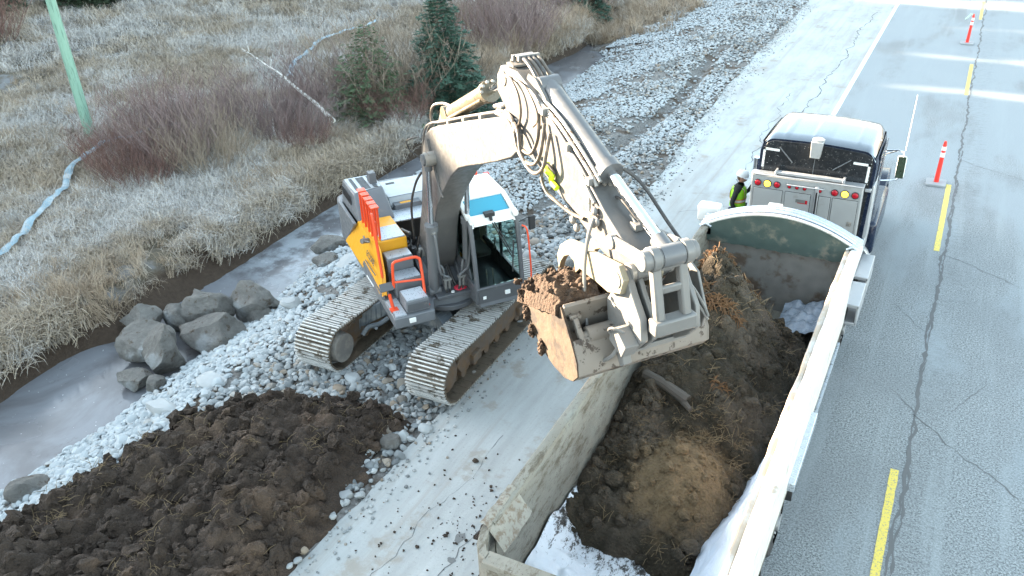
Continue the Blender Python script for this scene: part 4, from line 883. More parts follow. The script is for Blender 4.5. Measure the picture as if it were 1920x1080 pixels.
for a, l, z in ((.46, .34, 1.66), (1.72, .40, 3.98), (5.12, .27, 5.40)):
    mb = MB(); mb.cyl((a, -l, z), (a, l, z), .12, 18); mb.build('boom_pin', M['steel'], boom)
mb = MB()      # top bracket for the arm cylinder
for l in (-.13, .09): mb.prism([(1.72, 4.49), (2.34, 4.72), (2.16, 4.92), (2.04, 4.92)], l, l+.04)
mb.build('cylinder_bracket', M['arm_grey'], boom)
def cylinder(name, p0, p1, frac, r, rr, mb_m, par=EX, cap=True):
    p0, p1 = Vector(p0), Vector(p1); d = (p1-p0).normalized(); g_ = p0.lerp(p1, frac)
    mb = MB(); mb.cyl(p0, g_, r, 20); mb.cyl(g_-d*.10, g_+d*.02, r*1.22, 20); mb.cyl(p0+Vector((0, -r*1.1, 0)), p0+Vector((0, r*1.1, 0)), r*1.05, 16)
    o = mb.build(name, mb_m, par)
    mb = MB(); mb.cyl(g_, p1-d*r*.8, rr, 18); mb.build('rod', M['chrome'], o)
    mb = MB(); mb.cyl(p1+Vector((0, -r*1.05, 0)), p1+Vector((0, r*1.05, 0)), r*1.0, 16); mb.cyl(p1-d*r*2, p1-d*r*.3, rr*1.5, 14); mb.build('rod_eye', mb_m, o)
    return o
M['cyl'] = pm('cylinder_paint', (.115, .118, .122), .4, dirt=(.25, .23, .2), damt=(.6, .78))
M['cylwarm'] = pm('arm_cylinder_paint', (.15, .125, .085), .35, .2, var=.1)
for s in (-1, 1):
    bc = cylinder('boom_cylinder', (1.36, s*.335, 1.34), (1.72, s*.335, 3.98), .52, .098, .048, M['cyl'])
    mb = MB(); mb.tube(smooth_path([(1.62, s*.335, 2.62), (1.69, s*.32, 2.45), (1.62, s*.27, 1.85), (1.58, s*.20, 1.72), (1.58, s*.10, 1.64), (1.55, s*.10, 1.45)], 5), .022, 7); mb.build('cylinder_pipe', M['cyl'], bc)
    mb = MB(); mb.sphere((1.63, s*.33, 2.60), .045, 8, 6); mb.build('pipe_fitting', M['cast'], bc)
    for k in (0, 1):
        mb = MB(); l = s*(.10+.07*k); mb.cyl((1.55, l, 1.42), (1.57, l, 1.60), .026, 8); mb.box(1.54, 1.61, l-.035, l+.035, 1.60, 1.64); mb.build('hose_coupling', M['cast'], EX)
        mb = MB(); mb.tube(smooth_path([(1.55, l, 1.44), (1.48, l-s*.03, 1.30), (1.2, l*.6, 1.36), (.8, l*.5, 1.7)], 5), .022, 7); mb.build('feed_hose', M['hose'], EX)
    mb = MB(); mb.tube(smooth_path([(1.40, s*.38, 1.40), (1.46, s*.25, 1.85), (1.52, s*.18, 1.80), (1.50, s*.16, 1.5)], 5), .02, 7); mb.build('feed_pipe', M['cyl'], EX)
mb = MB(); rr = random.Random(3)
mb.sphere((1.46, .10, 1.33), .09, 10, 6, (1.2, 1, .3)); mb.sphere((1.50, .17, 1.335), .06, 8, 6, (1, 1.3, .3)); mb.build('rag', M['rag'], EX)
mb = MB(); mb.cyl((1.56, -.05, 1.325), (1.56, -.05, 1.345), .035, 10); mb.build('white_cap', M['white'], EX)
ac = cylinder('arm_cylinder', (2.10, 0, 4.80), (4.78, 0, 6.03), .64, .125, .06, M['cylwarm'])
mb = MB()
for k in range(10):
    a = k*.628; mb.cyl((3.80+.01, .13*math.cos(a), 5.585+.13*math.sin(a)), (3.84+.01, .13*math.cos(a), 5.605+.13*math.sin(a)), .022, 6)
mb.build('gland_bolts', M['steel'], ac)
mb = MB(); mb.cyl((2.3, -.12, 4.80), (3.75, -.12, 5.46), .022, 7); mb.build('cylinder_pipe', M['cylwarm'], ac)
rail([(1.45, -.12, 4.42), (1.40, -.12, 4.62), (1.55, -.1, 4.80), (1.85, -.04, 4.90), (2.08, 0, 4.92)], .024, 'feed_hose', m='hosew') if False else None
M['hosew'] = pm('dusty_hose', (.075, .062, .05), .5, dirt=(.25, .2, .15), damt=(.5, .8))
rail([(1.45, -.12, 4.42), (1.42, -.12, 4.62), (1.56, -.1, 4.80), (1.85, -.04, 4.90), (2.08, 0, 4.92)], .024, 'feed_hose', m='hosew')
# pipes on top of the boom
for l in (-.17, -.11, .11, .17):
    rail([(.80, l, 3.35), (.98, l, 3.98), (1.22, l, 4.34), (1.62, l, 4.54), (2.05, l, 4.68), (3.4, l, 5.15), (4.45, l, 5.50)], .02, 'boom_pipe', 4, m='arm_grey')
for a, z in ((2.5, 4.79), (3.2, 5.04), (3.9, 5.27)):
    mb = MB(); mb.box(a-.04, a+.04, -.21, .21, z-.02, z+.05, None); mb.build('pipe_clamp', M['steel'], EX, bevel=.006)
for k, l in enumerate((-.2,)):
    rail([(.25, l-.1, 1.9), (.35, l-.12, 2.6), (.55, l-.06, 3.1), (.80, l, 3.4)], .022, 'boom_hose', 5, m='hose')
rail([(1.05, -.24, 3.75), (.95, -.4, 3.9), (1.0, -.45, 4.1), (1.2, -.3, 4.2)], .012, 'boom_wire', 6, m='hose')
mb = MB(); mb.tube(smooth_path([(.62, -.30, 2.1), (.50, -.34, 1.75), (.62, -.36, 1.55), (.80, -.34, 1.9)], 6), .02, 7); mb.build('boom_hose', M['hose'], EX)
mb = MB(); mb.tube(smooth_path([(1.45, -.232, 4.22), (1.62, -.236, 3.9), (1.88, -.236, 3.55), (2.05, -.236, 3.4)], 6), .012, 6); mb.tube(smooth_path([(1.52, -.232, 4.24), (1.70, -.236, 3.9), (1.93, -.236, 3.6)], 6), .010, 6); mb.build('grease_line', M['arm_grey'], boom)
# ------------------------------------------------------------------ arm
AP = [(4.56, 5.82), (4.58, 6.02), (4.72, 6.17), (5.20, 6.20), (5.6, 6.08), (6.04, 5.91), (6.82, 5.56), (7.36, 5.24), (7.72, 5.08), (8.02, 4.93), (8.08, 4.80), (7.95, 4.68), (7.62, 4.70), (7.07, 4.84), (6.39, 5.01), (5.7, 5.21), (5.25, 5.26), (5.0, 5.38), (4.85, 5.62)]
arm = plate_prism('arm', AP, -.195, .195, M['arm_grey'], bev=.015)
mb = MB(); mb.box(-.1, .1, -.17, .17, -.012, .012, Matrix.Translation((4.95, 0, 6.22))); mb.build('arm_boss', M['cast'], arm)
mb = MB(); mb.cyl((4.78, -.21, 6.03), (4.78, .21, 6.03), .10, 16); mb.cyl((7.95, -.24, 4.82), (7.95, .24, 4.82), .10, 16); mb.build('arm_pin', M['steel'], arm)
mb = MB()
for l in (-.14, .10): mb.prism([(5.35, 6.12), (6.05, 5.88), (5.85, 6.06), (5.62, 6.20), (5.42, 6.22)], l, l+.04)
mb.build('bucket_cylinder_bracket', M['arm_grey'], arm)
bk = cylinder('bucket_cylinder', (5.62, 0.02, 6.10), (8.27, 0.02, 5.10), .56, .115, .06, M['cyl'])
mb = MB()
for k in range(12):
    a = k*.5236; c0 = Vector((5.62, .02, 6.10)).lerp(Vector((8.27, .02, 5.10)), .55); mb.cyl(c0+Vector((-.02, .135*math.cos(a), .13*math.sin(a))), c0+Vector((.03, .135*math.cos(a), .13*math.sin(a)-.02)), .02, 6)
mb.build('gland_bolts', M['steel'], bk)
for l, z in ((-.13, .02), (-.17, -.02)):
    rail([(5.7, l, 6.02+z), (6.3, l, 5.87+z), (7.0, l, 5.56+z), (7.15, l, 5.46+z)], .02, 'arm_pipe', 3, m='steel')
rail([(6.3, -.16, 5.72), (6.85, -.19, 5.50), (7.0, -.21, 5.40), (7.2, -.22, 5.28)], .022, 'arm_pipe', 4, m='cast')
for a, z in ((5.95, 5.93), (6.55, 5.70), (7.05, 5.48)):
    mb = MB(); mb.box(a-.05, a+.05, -.235, -.10, z-.05, z+.03); mb.build('pipe_clamp', M['cast'], EX, bevel=.008)
# hoses looping from boom end onto the arm
LOOPS = [[(4.6, -.22, 5.54), (5.03, -.24, 5.59), (5.41, -.3, 5.55), (5.57, -.34, 5.34), (5.79, -.36, 5.24), (6.02, -.36, 5.23), (6.2, -.34, 5.36), (6.21, -.3, 5.54), (6.19, -.24, 5.74)],
 [(4.55, -.22, 5.52), (4.91, -.24, 5.55), (5.28, -.3, 5.51), (5.46, -.33, 5.35), (5.66, -.34, 5.27), (5.91, -.34, 5.3), (6.04, -.32, 5.41), (6.06, -.28, 5.59), (6.03, -.23, 5.81)],
 [(4.5, -.18, 5.54), (4.9, -.22, 5.62), (5.20, -.27, 5.60), (5.40, -.30, 5.42), (5.60, -.31, 5.36), (5.80, -.30, 5.40), (5.90, -.26, 5.6), (5.86, -.22, 5.88)]]
for L in LOOPS: rail(L, .022, 'loop_hose', 7, m='hosew')
rail([(4.85, -.21, 6.08), (5.13, -.24, 6.09), (5.36, -.25, 5.96), (5.41, -.25, 5.74), (5.24, -.24, 5.49), (5.06, -.24, 5.35)], .016, 'arm_wire', 7, m='hosew')
rail([(5.18, -.21, 6.11), (5.55, -.24, 6.1), (5.83, -.25, 5.95), (5.89, -.25, 5.81), (5.74, -.24, 5.69)], .014, 'arm_wire', 7, m='hosew')
for k, l in enumerate((-.10, -.04, .02, .08)): rail([(4.7, l, 5.98), (4.9, l, 6.28), (5.2, l, 6.34), (5.45, l, 6.26), (5.7, l, 6.10)], .022, 'top_hose', 5, m='hosew' if k % 2 else 'hose')
for a, z in ((4.98, 6.27), (5.15, 6.30)): 
    mb = MB(); mb.box(a-.03, a+.03, -.15, .13, z, z+.07); mb.build('hose_clamp', M['cast'], EX, bevel=.006)
mb = MB(); mb.sphere((4.62, -.17, 5.62), .06, 9, 6, (1.6, 1, .7)); mb.cyl((4.4, -.17, 5.56), (4.75, -.17, 5.68), .03, 8); mb.build('hose_manifold', M['cast'], EX)
# yellow-green tie, thumb hydraulics on the arm side
M['hivis'] = pm('bright_yellow_wrap', (.62, .78, .03), .6)
mb = MB(); mb.tube(smooth_path([(6.10, -.24, 5.36), (6.16, -.27, 5.30), (6.24, -.25, 5.26), (6.20, -.24, 5.18), (6.34, -.24, 5.14)], 5), [.035]*21, 7); mb.build('yellow_wrap', M['hivis'], EX)
rail([(6.26, -.22, 5.28), (6.12, -.26, 5.36), (6.10, -.32, 5.22), (6.25, -.33, 5.08), (6.45, -.30, 5.03), (6.7, -.25, 4.98), (6.95, -.22, 5.0)], .02, 'thumb_hose', 7, m='hosew')
mb = MB()
for p in ((6.72, 4.90), (6.82, 4.84), (7.22, 5.20), (7.28, 5.10), (7.20, 5.05)): mb.sphere((p[0], -.235, p[1]), .05, 8, 6, (1, .7, 1))
mb.build('hose_fittings', M['cast'], EX)
rail([(6.5, -.215, 4.98), (6.75, -.22, 4.95), (7.0, -.22, 5.05), (7.2, -.24, 5.08)], .012, 'thumb_pipe', 5, m='steel')
rail([(7.05, -.20, 5.38), (7.12, -.24, 5.15), (7.22, -.24, 5.18)], .018, 'thumb_pipe', 5, m='steel')
rail([(7.25, -.26, 5.14), (7.28, -.34, 4.95), (7.35, -.42, 4.6), (7.55, -.50, 4.1), (7.78, -.52, 3.78), (8.02, -.46, 3.92), (8.08, -.35, 4.18)], .021, 'hanging_hose', 8, m='cast')
rail([(7.2, .12, 5.60), (7.35, .26, 5.45), (7.75, .34, 5.15), (8.05, .38, 4.98), (8.2, .40, 4.92)], .020, 'link_hose', 6, m='hose')
rail([(7.18, .02, 5.30), (7.35, .02, 5.32), (7.55, .05, 5.22), (7.7, .08, 5.12)], .016, 'top_wire', 6, m='hose')
mb = MB(); mb.box(7.58, 7.70, -.02, .16, 5.11, 5.18, None); mb.cyl((7.5, .03, 5.22), (7.62, .03, 5.17), .018, 6); mb.cyl((7.5, .11, 5.22), (7.62, .11, 5.17), .018, 6); mb.build('valve_block', M['cast'], arm, bevel=.006)
# ------------------------------------------------------------------ linkage
mb = MB(); mb.cyl((8.27, -.30, 5.10), (8.27, .30, 5.10), .105, 20); mb.cyl((8.27, -.215, 5.10), (8.27, -.13, 5.10), .125, 20); mb.cyl((8.27, .15, 5.10), (8.27, .24, 5.10), .125, 20); mb.build('link_pin', M['cast'], EX, bevel=.008)
mb = MB()
for l in (-.20, .10):
    mb.beam((8.27, l+.05, 5.05), (8.42, l+.05, 4.42), .10, .10, (1, 0, 0))
mb.beam((8.35, -.15, 4.78), (8.35, .15, 4.78), .05, .09); mb.beam((8.42, -.24, 4.42), (8.42, .24, 4.42), .16, .16); mb.beam((8.30, -.15, 5.0), (8.30, .15, 5.0), .05, .06)
mb.build('h_link', M['cast'], EX, bevel=.022)
for s in (-1, 1):
    mb = MB(); mb.beam((7.62, s*.235, 5.02), (8.27, s*.255, 5.10), .045, .13); mb.cyl((7.62, s*.21, 5.02), (7.62, s*.28, 5.02), .08, 14); mb.cyl((8.27, s*.23, 5.10), (8.27, s*.31, 5.10), .10, 14); mb.build('side_link', M['cast'], EX, bevel=.008)
# ------------------------------------------------------------------ bucket
PR = [(6.62, 3.98), (6.70, 3.80), (6.86, 3.66), (7.10, 3.56), (7.38, 3.51), (7.64, 3.52), (7.84, 3.60), (7.95, 3.72), (7.93, 3.88), (7.80, 4.08)]
def shell(poly, l0, l1, t, name, m):
    mb = MB(); n = len(poly); inn = []
    for i, p in enumerate(poly):
        a = Vector(poly[max(0, i-1)]); b = Vector(poly[min(n-1, i+1)]); d = (b-a).normalized(); inn.append((p[0]-d.y*t, p[1]+d.x*t))
    mb.prism(poly+inn[::-1], l0, l1); return mb.build(name, m, EX, smooth=30)
bs = shell(PR, -.80, .80, .035, 'bucket', M['bucket'])
side = PR+[(7.57, 4.37), (7.2, 4.27), (6.9, 4.1)]
for l in (-.815, .785):
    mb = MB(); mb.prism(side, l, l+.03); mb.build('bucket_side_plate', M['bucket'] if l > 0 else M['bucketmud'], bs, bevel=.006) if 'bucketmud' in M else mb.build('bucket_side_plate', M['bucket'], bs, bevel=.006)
mb = MB(); mb.prism([(7.57, 4.40), (7.61, 4.38), (7.50, 3.95), (7.46, 3.96)], -.79, .79); mb.prism([(7.50, 3.99), (7.84, 3.86), (7.82, 3.82), (7.49, 3.95)], -.79, .79); mb.build('bucket_cradle', M['bucket'], bs, bevel=.006)
mb = MB(); mb.cyl((7.74, -.60, 4.06), (7.74, -.16, 4.06), .095, 18); mb.cyl((7.74, -.66, 4.06), (7.74, -.60, 4.06), .05, 12); mb.build('tilt_cylinder', M['bucket'], bs)
mb = MB(); mb.beam((7.62, -.68, 4.22), (7.84, -.68, 4.0), .06, .07); mb.beam((7.60, -.74, 4.24), (7.60, -.60, 4.24), .07, .06); mb.build('tilt_bracket', M['bucket'], bs, bevel=.01)
mb = MB(); mb.cyl((7.86, .02, 4.02), (7.86, .40, 4.02), .05, 14); mb.cyl((7.86, .12, 4.02), (7.86, .26, 4.02), .065, 14); mb.box(7.80, 7.92, -.02, .02, 3.92, 4.1); mb.box(7.80, 7.92, .42, .46, 3.92, 4.1); mb.build('tilt_pin', M['cast'], bs)
mb = MB(); mb.box(7.93, 7.965, -.15, .50, 3.84, 3.90); mb.box(7.60, 7.66, -.15, .5, 4.12, 4.2); mb.build('hitch_ledge', M['cast'], bs, bevel=.006)
for l0, l1, hd in ((-.30, -.22, 0), (-.17, -.12, 1), (.34, .40, 1)):
    mb = MB(); mb.prism([(7.66, 4.0), (7.92, 3.84), (8.16, 4.02), (8.34, 4.22), (8.30, 4.46), (8.12, 4.66), (7.98, 4.86), (7.84, 4.86), (7.80, 4.62), (7.62, 4.36)], l0, l1); mb.build('hitch_plate', M['cast'], bs, bevel=.012)
mb = MB(); mb.prism([(7.62, 4.06), (7.94, 3.90), (8.00, 4.12), (7.80, 4.52), (7.62, 4.58), (7.50, 4.42)], .70, .735); mb.prism([(7.62, 4.06), (7.94, 3.90), (8.00, 4.12), (7.80, 4.45), (7.66, 4.5)], .44, .47); mb.build('bucket_ear', M['cast'], bs, bevel=.01)
mb = MB(); mb.tube(smooth_path([(7.82, .50, 4.45), (7.92, .56, 4.44), (8.02, .66, 4.22), (8.05, .70, 4.1)], 5), .016, 6); mb.tube(smooth_path([(7.85, .50, 4.32), (7.95, .58, 4.28), (8.05, .70, 4.06)], 5), .016, 6); mb.tube([(7.8, .38, 4.5), (8.0, .46, 4.2)], .014, 6); mb.build('tilt_hose', M['cast'], bs)
mb = MB(); mb.prism([(7.96, 4.10), (8.22, 4.02), (8.30, 4.18), (8.10, 4.30), (8.0, 4.26)], -.46, -.30); mb.prism([(8.0, 3.95), (8.1, 3.82), (8.17, 3.88), (8.12, 4.06)], -.40, -.30); mb.build('thumb_bracket', M['cast'], bs, bevel=.008)
rail([(8.05, -.40, 4.12), (8.0, -.48, 4.22), (8.1, -.5, 4.32), (8.2, -.42, 4.30)], .014, 'lock_handle', 6, m='cast')
# thumb: two curved tined plates
def claw(l0, l1, sh):
    P0 = [(6.60, 4.25), (6.56, 4.42), (6.64, 4.58), (6.82, 4.72), (7.05, 4.78), (7.30, 4.80), (7.62, 4.86), (7.95, 4.92), (8.06, 4.80), (8.0, 4.62), (7.75, 4.52), (7.48, 4.52), (7.25, 4.50), (7.12, 4.50), (7.02, 4.40), (6.98, 4.53), (6.86, 4.55), (6.74, 4.48), (6.66, 4.38)]
    mb = MB(); mb.prism([(a+sh*.1, z+sh*.02) for a, z in P0], l0, l1); mb.build('thumb', M['bucket2'], EX, bevel=.01)
M['bucket2'] = pm('tan_thumb_steel', (.26, .23, .165), .5, .1, var=.12, dirt=(.24, .18, .10), damt=(.62, .72), dscale=9)  # plain tan base colour for the thumb steel
claw(-.36, -.29, 0); claw(.02, .09, .3)
mb = MB(); mb.cyl((7.62, -.30, 4.66), (7.62, .1, 4.66), .05, 12); mb.cyl((7.92, -.37, 4.76), (7.92, .12, 4.76), .09, 16); mb.beam((7.3, -.3, 4.64), (7.3, .05, 4.64), .05, .1); mb.build('thumb_pin', M['cast'], EX)
# soil held in the bucket
M['bucketsoil'] = soil_mat('brown_peaty_soil', (.008, .005, .003), (.075, .04, .02))
mb = MB(); nx_, ny_ = 64, 96; v = []; 
for j in range(ny_):
    for i in range(nx_):
        s = i/(nx_-1); l = -.86+1.62*j/(ny_-1); a = 6.50+s*1.05; z = 4.02+.36*s
        e = min(1, min(s, 1-s)*5)*min(1, min(j, ny_-1-j)/5); h = .10*e*(.6+.4*math.sin(l*2.2+1.8))+.5*lumpy(a*1.6, l*1.6, .8, 4)*(.4+e)+.03*noise.noise((a*16, l*16, 0))
        if e == 0: h = -.12+.03*noise.noise((a*9, l*9, 0))
        h += .10*e*(1 if l < -.3 else -.6)
        v.append((a-.03+.07*noise.noise((l*4, 3, s)), l, z+h))
mb.add(v, [(j*nx_+i, (j+1)*nx_+i, (j+1)*nx_+i+1, j*nx_+i+1) for j in range(ny_-1) for i in range(nx_-1)])
o = mb.build('bucket_load', M['bucketsoil'], None, smooth=70, label='crumbly brown soil heaped in the excavator bucket', cat='soil'); o.matrix_world = EXM
r = random.Random(8); bp = []
for _ in range(330):
    a, l = r.uniform(6.45, 7.45), r.uniform(-.86, .78); q = EXM@Vector((a, l, 4.10+.36*(a-6.5)/1.05+r.uniform(-.02, .12))); s = r.uniform(.015, .05); bp.append((q.x, q.y, q.z, r.uniform(0, 3), r.uniform(0, 3), 0, s))
for _ in range(160):      # clinging to the left rim
    t = r.random(); i = min(len(PR)-6, int(t*4)); a0, z0 = PR[i]; q = EXM@Vector((a0+r.uniform(-.03, .05), -.83+r.uniform(-.03, .02), z0+r.uniform(-.02, .12))); bp.append((q.x, q.y, q.z, r.uniform(0, 3), r.uniform(0, 3), 0, r.uniform(.012, .035)))
clods2 = proto_col('bucket_clod_kinds', [rock_mesh('bucket_clod_kind', 520+i, 2, 5, (1, .85, .75), .5, M['bucketsoil'], .7, .95) for i in range(4)])
scatter('bucket_crumbs', bp, clods2, label='loose soil crumbs on the heap in the excavator bucket', cat='soil')
# ------------------------------------------------------------------ dump trailer (open box)
TR = empty('dump_trailer', (0, 0, 0), 0, 'long open white dump box with mud-caked sides being filled with soil, coupled behind the truck', 'trailer')
TR.location = (-2.22, 9.4, 0); TM = Matrix.Translation((2.22, -9.4, 0))
def T(): mb = MB(); mb.T = TM; return mb
g = NG('mud_caked_white_steel'); P = g.pos(False); X = g.sep(P)
c = g.mix(g.noise(g.pos(False, (1, .5, 1)), 2.5, 8, .65), (.13, .112, .085), (.30, .285, .24)); c = g.mix(g.ramp(g.noise(g.pos(False, (1, .35, 1)), 6, 8, .8), .48, .62), c, (.10, .08, .055)); c = g.mix(g.ramp(g.noise(P, 30, 5, .7), .60, .68), c, (.06, .045, .032))
c = g.mix(g.ramp(g.noise(g.pos(False, (1, .3, 1)), 1.1, 6, .6), .55, .66, 0, .35), c, (.26, .29, .27))
g.bump(g.noise(P, 12, 8, .7), .5, .02); M['mudwall'] = g.fin(c, .8)
M['railwhite'] = pm('scuffed_white_rail', (.66, .64, .60), .45, var=.1, dirt=(.42, .34, .26), damt=(.55, .68), dscale=4, bump=.15, bscale=14)
M['frontwall'] = pm('stained_front_wall', (.21, .20, .18), .75, var=.3, dirt=(.12, .085, .06), damt=(.5, .66), dscale=2.6, bump=.3, bscale=12)
M['tarp'] = pm('dark_green_tarp_flap', (.045, .07, .062), .6, var=.35, dirt=(.15, .14, .11), damt=(.52, .68), dscale=3, bump=.3, bscale=8)
mb = T(); mb.hexa([(-3.44, 5.6, .95), (-3.36, 5.6, .95), (-3.36, 13.6, .95), (-3.44, 13.6, .95), (-3.50, 5.6, 2.38), (-3.42, 5.6, 2.38), (-3.42, 13.6, 2.38), (-3.50, 13.6, 2.38)])
mb.build('side_wall', M['mudwall'], TR)
mb = T(); mb.hexa([(-1.06, 5.6, .95), (-.98, 5.6, .95), (-.98, 13.6, .95), (-1.06, 13.6, .95), (-1.02, 5.6, 2.38), (-.94, 5.6, 2.38), (-.94, 13.6, 2.38), (-1.02, 13.6, 2.38)])
mb.build('side_wall', M['railwhite'], TR)
def railstrip(nm, x0, x1, z0, z1, m, wob, sd):
    mb = T(); n = 90; vs = []; fs = []
    for i in range(n+1):
        y = 5.6+8.0*i/n; w1 = wob*noise.noise((y*1.3, sd, 0))+wob*.5*noise.noise((y*4, sd, 3)); w2 = wob*.5*noise.noise((y*1.7, sd+5, 0))
        vs += [(x0+w1, y, z0), (x1+w2, y, z0), (x1+w2, y, z1-.01), (x1-.02+w2, y, z1), (x0+.02+w1, y, z1), (x0+w1, y, z1-.02)]
    for i in range(n):
        for k in range(6): a, b = i*6+k, i*6+(k+1) % 6; fs.append((a, b, b+6, a+6))
    fs += [(5, 4, 3, 2, 1, 0), tuple(n*6+k for k in range(6))]
    mb.add(vs, fs); return mb.build(nm, m, TR, smooth=40)
railstrip('top_rail', -3.53, -3.40, 2.36, 2.45, M['mudwall'], .006, 1)
railstrip('top_rail', -1.05, -.88, 2.36, 2.46, M['railwhite'], .008, 2)
railstrip('inner_ledge', -1.13, -1.055, 2.28, 2.435, pm('creamy_dusty_rail', (.42, .34, .26), .6, var=.2, dirt=(.5, .48, .45), damt=(.45, .6), dscale=3), .022, 3)
mb = T()
for y in (6.2, 7.4, 8.6, 9.8, 11.0, 12.2): mb.box(-3.55, -3.49, y-.04, y+.04, 1.0, 2.36)
mb.build('side_ribs', M['railwhite'], TR)
mb = T(); mb.box(-3.44, -.98, 5.15, 13.6, .88, .96); mb.build('box_floor', M['mudwall'], TR)
mb = T(); mb.box(-3.26, -1.18, 5.12, 5.22, .8, 2.36); mb.box(-3.28, -1.16, 5.08, 5.25, 2.36, 2.44); mb.box(-3.2, -1.24, 5.05, 5.12, 1.2, 1.3); mb.box(-3.2, -1.24, 5.05, 5.12, 1.85, 1.95); mb.build('tailgate', M['mudwall'], TR, bevel=.012)
for sx in (-1, 1):
    q = [(-2.22+sx*dx, y) for dx, y in ((1.03, 5.12), (1.13, 5.16), (1.22, 5.28), (1.285, 5.48), (1.285, 5.62), (1.20, 5.62), (1.20, 5.50), (1.15, 5.34), (1.09, 5.25), (1.03, 5.22))]
    mb = T(); mb.prism(q, .8, 2.44, 'z'); mb.build('corner_post', M['mudwall'], TR, bevel=.01)
# canvas-like caked rag at the rear left corner
mb = T(); vs = []
for j in range(14):
    for i in range(8): y = 5.5+j*.05; x = -3.53+i*.04; vs.append((x, y, 2.47-.06*(i-2)*(i > 2)+.035*noise.noise((x*9, y*9, 0))+.012*noise.noise((x*30, y*30, 2))))
mb.add(vs, [(j*8+i, j*8+i+1, (j+1)*8+i+1, (j+1)*8+i) for j in range(13) for i in range(7)]); mb.build('torn_flap', pm('caked_canvas', (.26, .24, .20), .8, var=.3, dirt=(.16, .12, .085), damt=(.45, .62), dscale=14), TR, smooth=60)
def arch(x): t = (x+2.23)/1.27; return 2.45+.38*(1-t*t)
mb = T(); xs_ = [-3.46+i*(2.46/24) for i in range(25)]
mb.prism([(x, arch(x)) for x in xs_]+[(-1.0, .95), (-3.46, .95)], 13.56, 13.62); mb.build('front_wall', M['frontwall'], TR)
mb = T(); mb.prism([(x, arch(x)-.02) for x in xs_]+[(xs_[k], 2.20+.03*noise.noise((k*.5, 0, 0))-.015*(k % 2)) for k in range(24, -1, -1)], 13.40, 13.44); mb.build('tarp_flap', M['tarp'], TR)
M['bow'] = pm('aluminium_bow', (.55, .60, .66), .3, .6, var=.15)
for k, (y, dz, r) in enumerate([(13.44, .0, .028), (13.52, .03, .03), (13.60, .04, .028), (13.69, .03, .03), (13.78, .0, .026)]):
    mb = T(); mb.tube([(x, y, arch(x)+dz) for x in xs_], r, 8); mb.build('tarp_bow', M['bow'] if k else M['railwhite'], TR)
mb = T(); mb.add([p for x in xs_ for p in ((x, 13.42, arch(x)+.005), (x, 13.80, arch(x)-.01))], [(2*i, 2*i+2, 2*i+3, 2*i+1) for i in range(24)]); mb.build('folded_tarp', pm('blue_grey_tarp', (.24, .28, .36), .5, var=.3), TR)
for x in (-3.45, -1.02):
    mb = T()
    for k in range(5): mb.tube([(x-.09, 13.42+k*.09, 2.44+.012*k), (x, 13.42+k*.09, 2.50), (x+.10, 13.42+k*.09, 2.45)], .03, 7)
    mb.box(x-.1, x+.1, 13.4, 13.85, 2.30, 2.42); mb.build('tarp_hinge', M['bow'], TR)
mb = T(); mb.box(-3.74, -3.34, 13.86, 14.10, 2.30, 2.62); mb.build('tarp_motor', M['white'], TR, bevel=.04)
mb = T(); mb.hexa([(-2.62, 13.95, 2.45), (-2.30, 13.95, 2.45), (-2.30, 14.25, 2.45), (-2.62, 14.25, 2.45), (-2.56, 13.98, 2.72), (-2.32, 13.98, 2.72), (-2.32, 14.22, 2.72), (-2.56, 14.22, 2.72)]); mb.box(-2.55, -2.35, 13.9, 14.2, 1.6, 2.45); mb.build('cylinder_cap', pm('dusty_warm_white', (.7, .62, .54), .6, var=.1), TR, bevel=.02)  # cap in a plain warm white
mb = T(); mb.box(-1.62, -.95, 13.86, 14.05, 2.28, 2.34); mb.build('front_step', M['white'], TR, bevel=.01)
M['tyre'] = pm('tyre_rubber', (.025, .025, .026), .75, dirt=(.14, .12, .1), damt=(.5, .8)); M['rim'] = pm('wheel_rim', (.5, .5, .5), .35, .7)
def wheel(x, y, side, par, mk, r=.5, wdt=.28):
    mb = mk(); x2 = x+side*wdt; n = 28
    prof_ = [(0, .58*r), (.02, .93*r), (.06, r), (wdt-.06, r), (wdt-.02, .93*r), (wdt, .58*r)]
    vs = [(x+side*a, y+rr*math.cos(t), .5+rr*math.sin(t)) for t in [2*math.pi*k/n for k in range(n)] for a, rr in prof_]; m = len(prof_)
    mb.add(vs, [(k*m+i, k*m+i+1, ((k+1) % n)*m+i+1, ((k+1) % n)*m+i) for k in range(n) for i in range(m-1)]); wo_ = mb.build('wheel', M['tyre'], par)
    mb = mk(); mb.cyl((x+side*.02, y, .5), (x+side*(wdt-.04), y, .5), .58*r, 24); mb.cyl((x+side*(wdt-.06), y, .5), (x+side*(wdt+.02), y, .5), .12, 12)
    for k in range(8): a = k*.785; mb.cyl((x+side*(wdt-.04), y+.2*math.cos(a), .5+.2*math.sin(a)), (x+side*(wdt-.01), y+.2*math.cos(a), .5+.2*math.sin(a)), .02, 6)
    mb.build('rim', M['rim'], wo_)
for y in (6.3, 7.6, 8.9):
    for s in (-1, 1): wheel(-2.22+s*.93, y, s, TR, T)
    mb = T(); mb.cyl((-3.1, y, .5), (-1.34, y, .5), .07, 12); mb.build('axle', M['black'], TR)
for x in (-2.7, -1.74):
    mb = T(); mb.box(x-.06, x+.06, 5.2, 14.5, .68, .88); mb.build('chassis_beam', M['black'], TR)
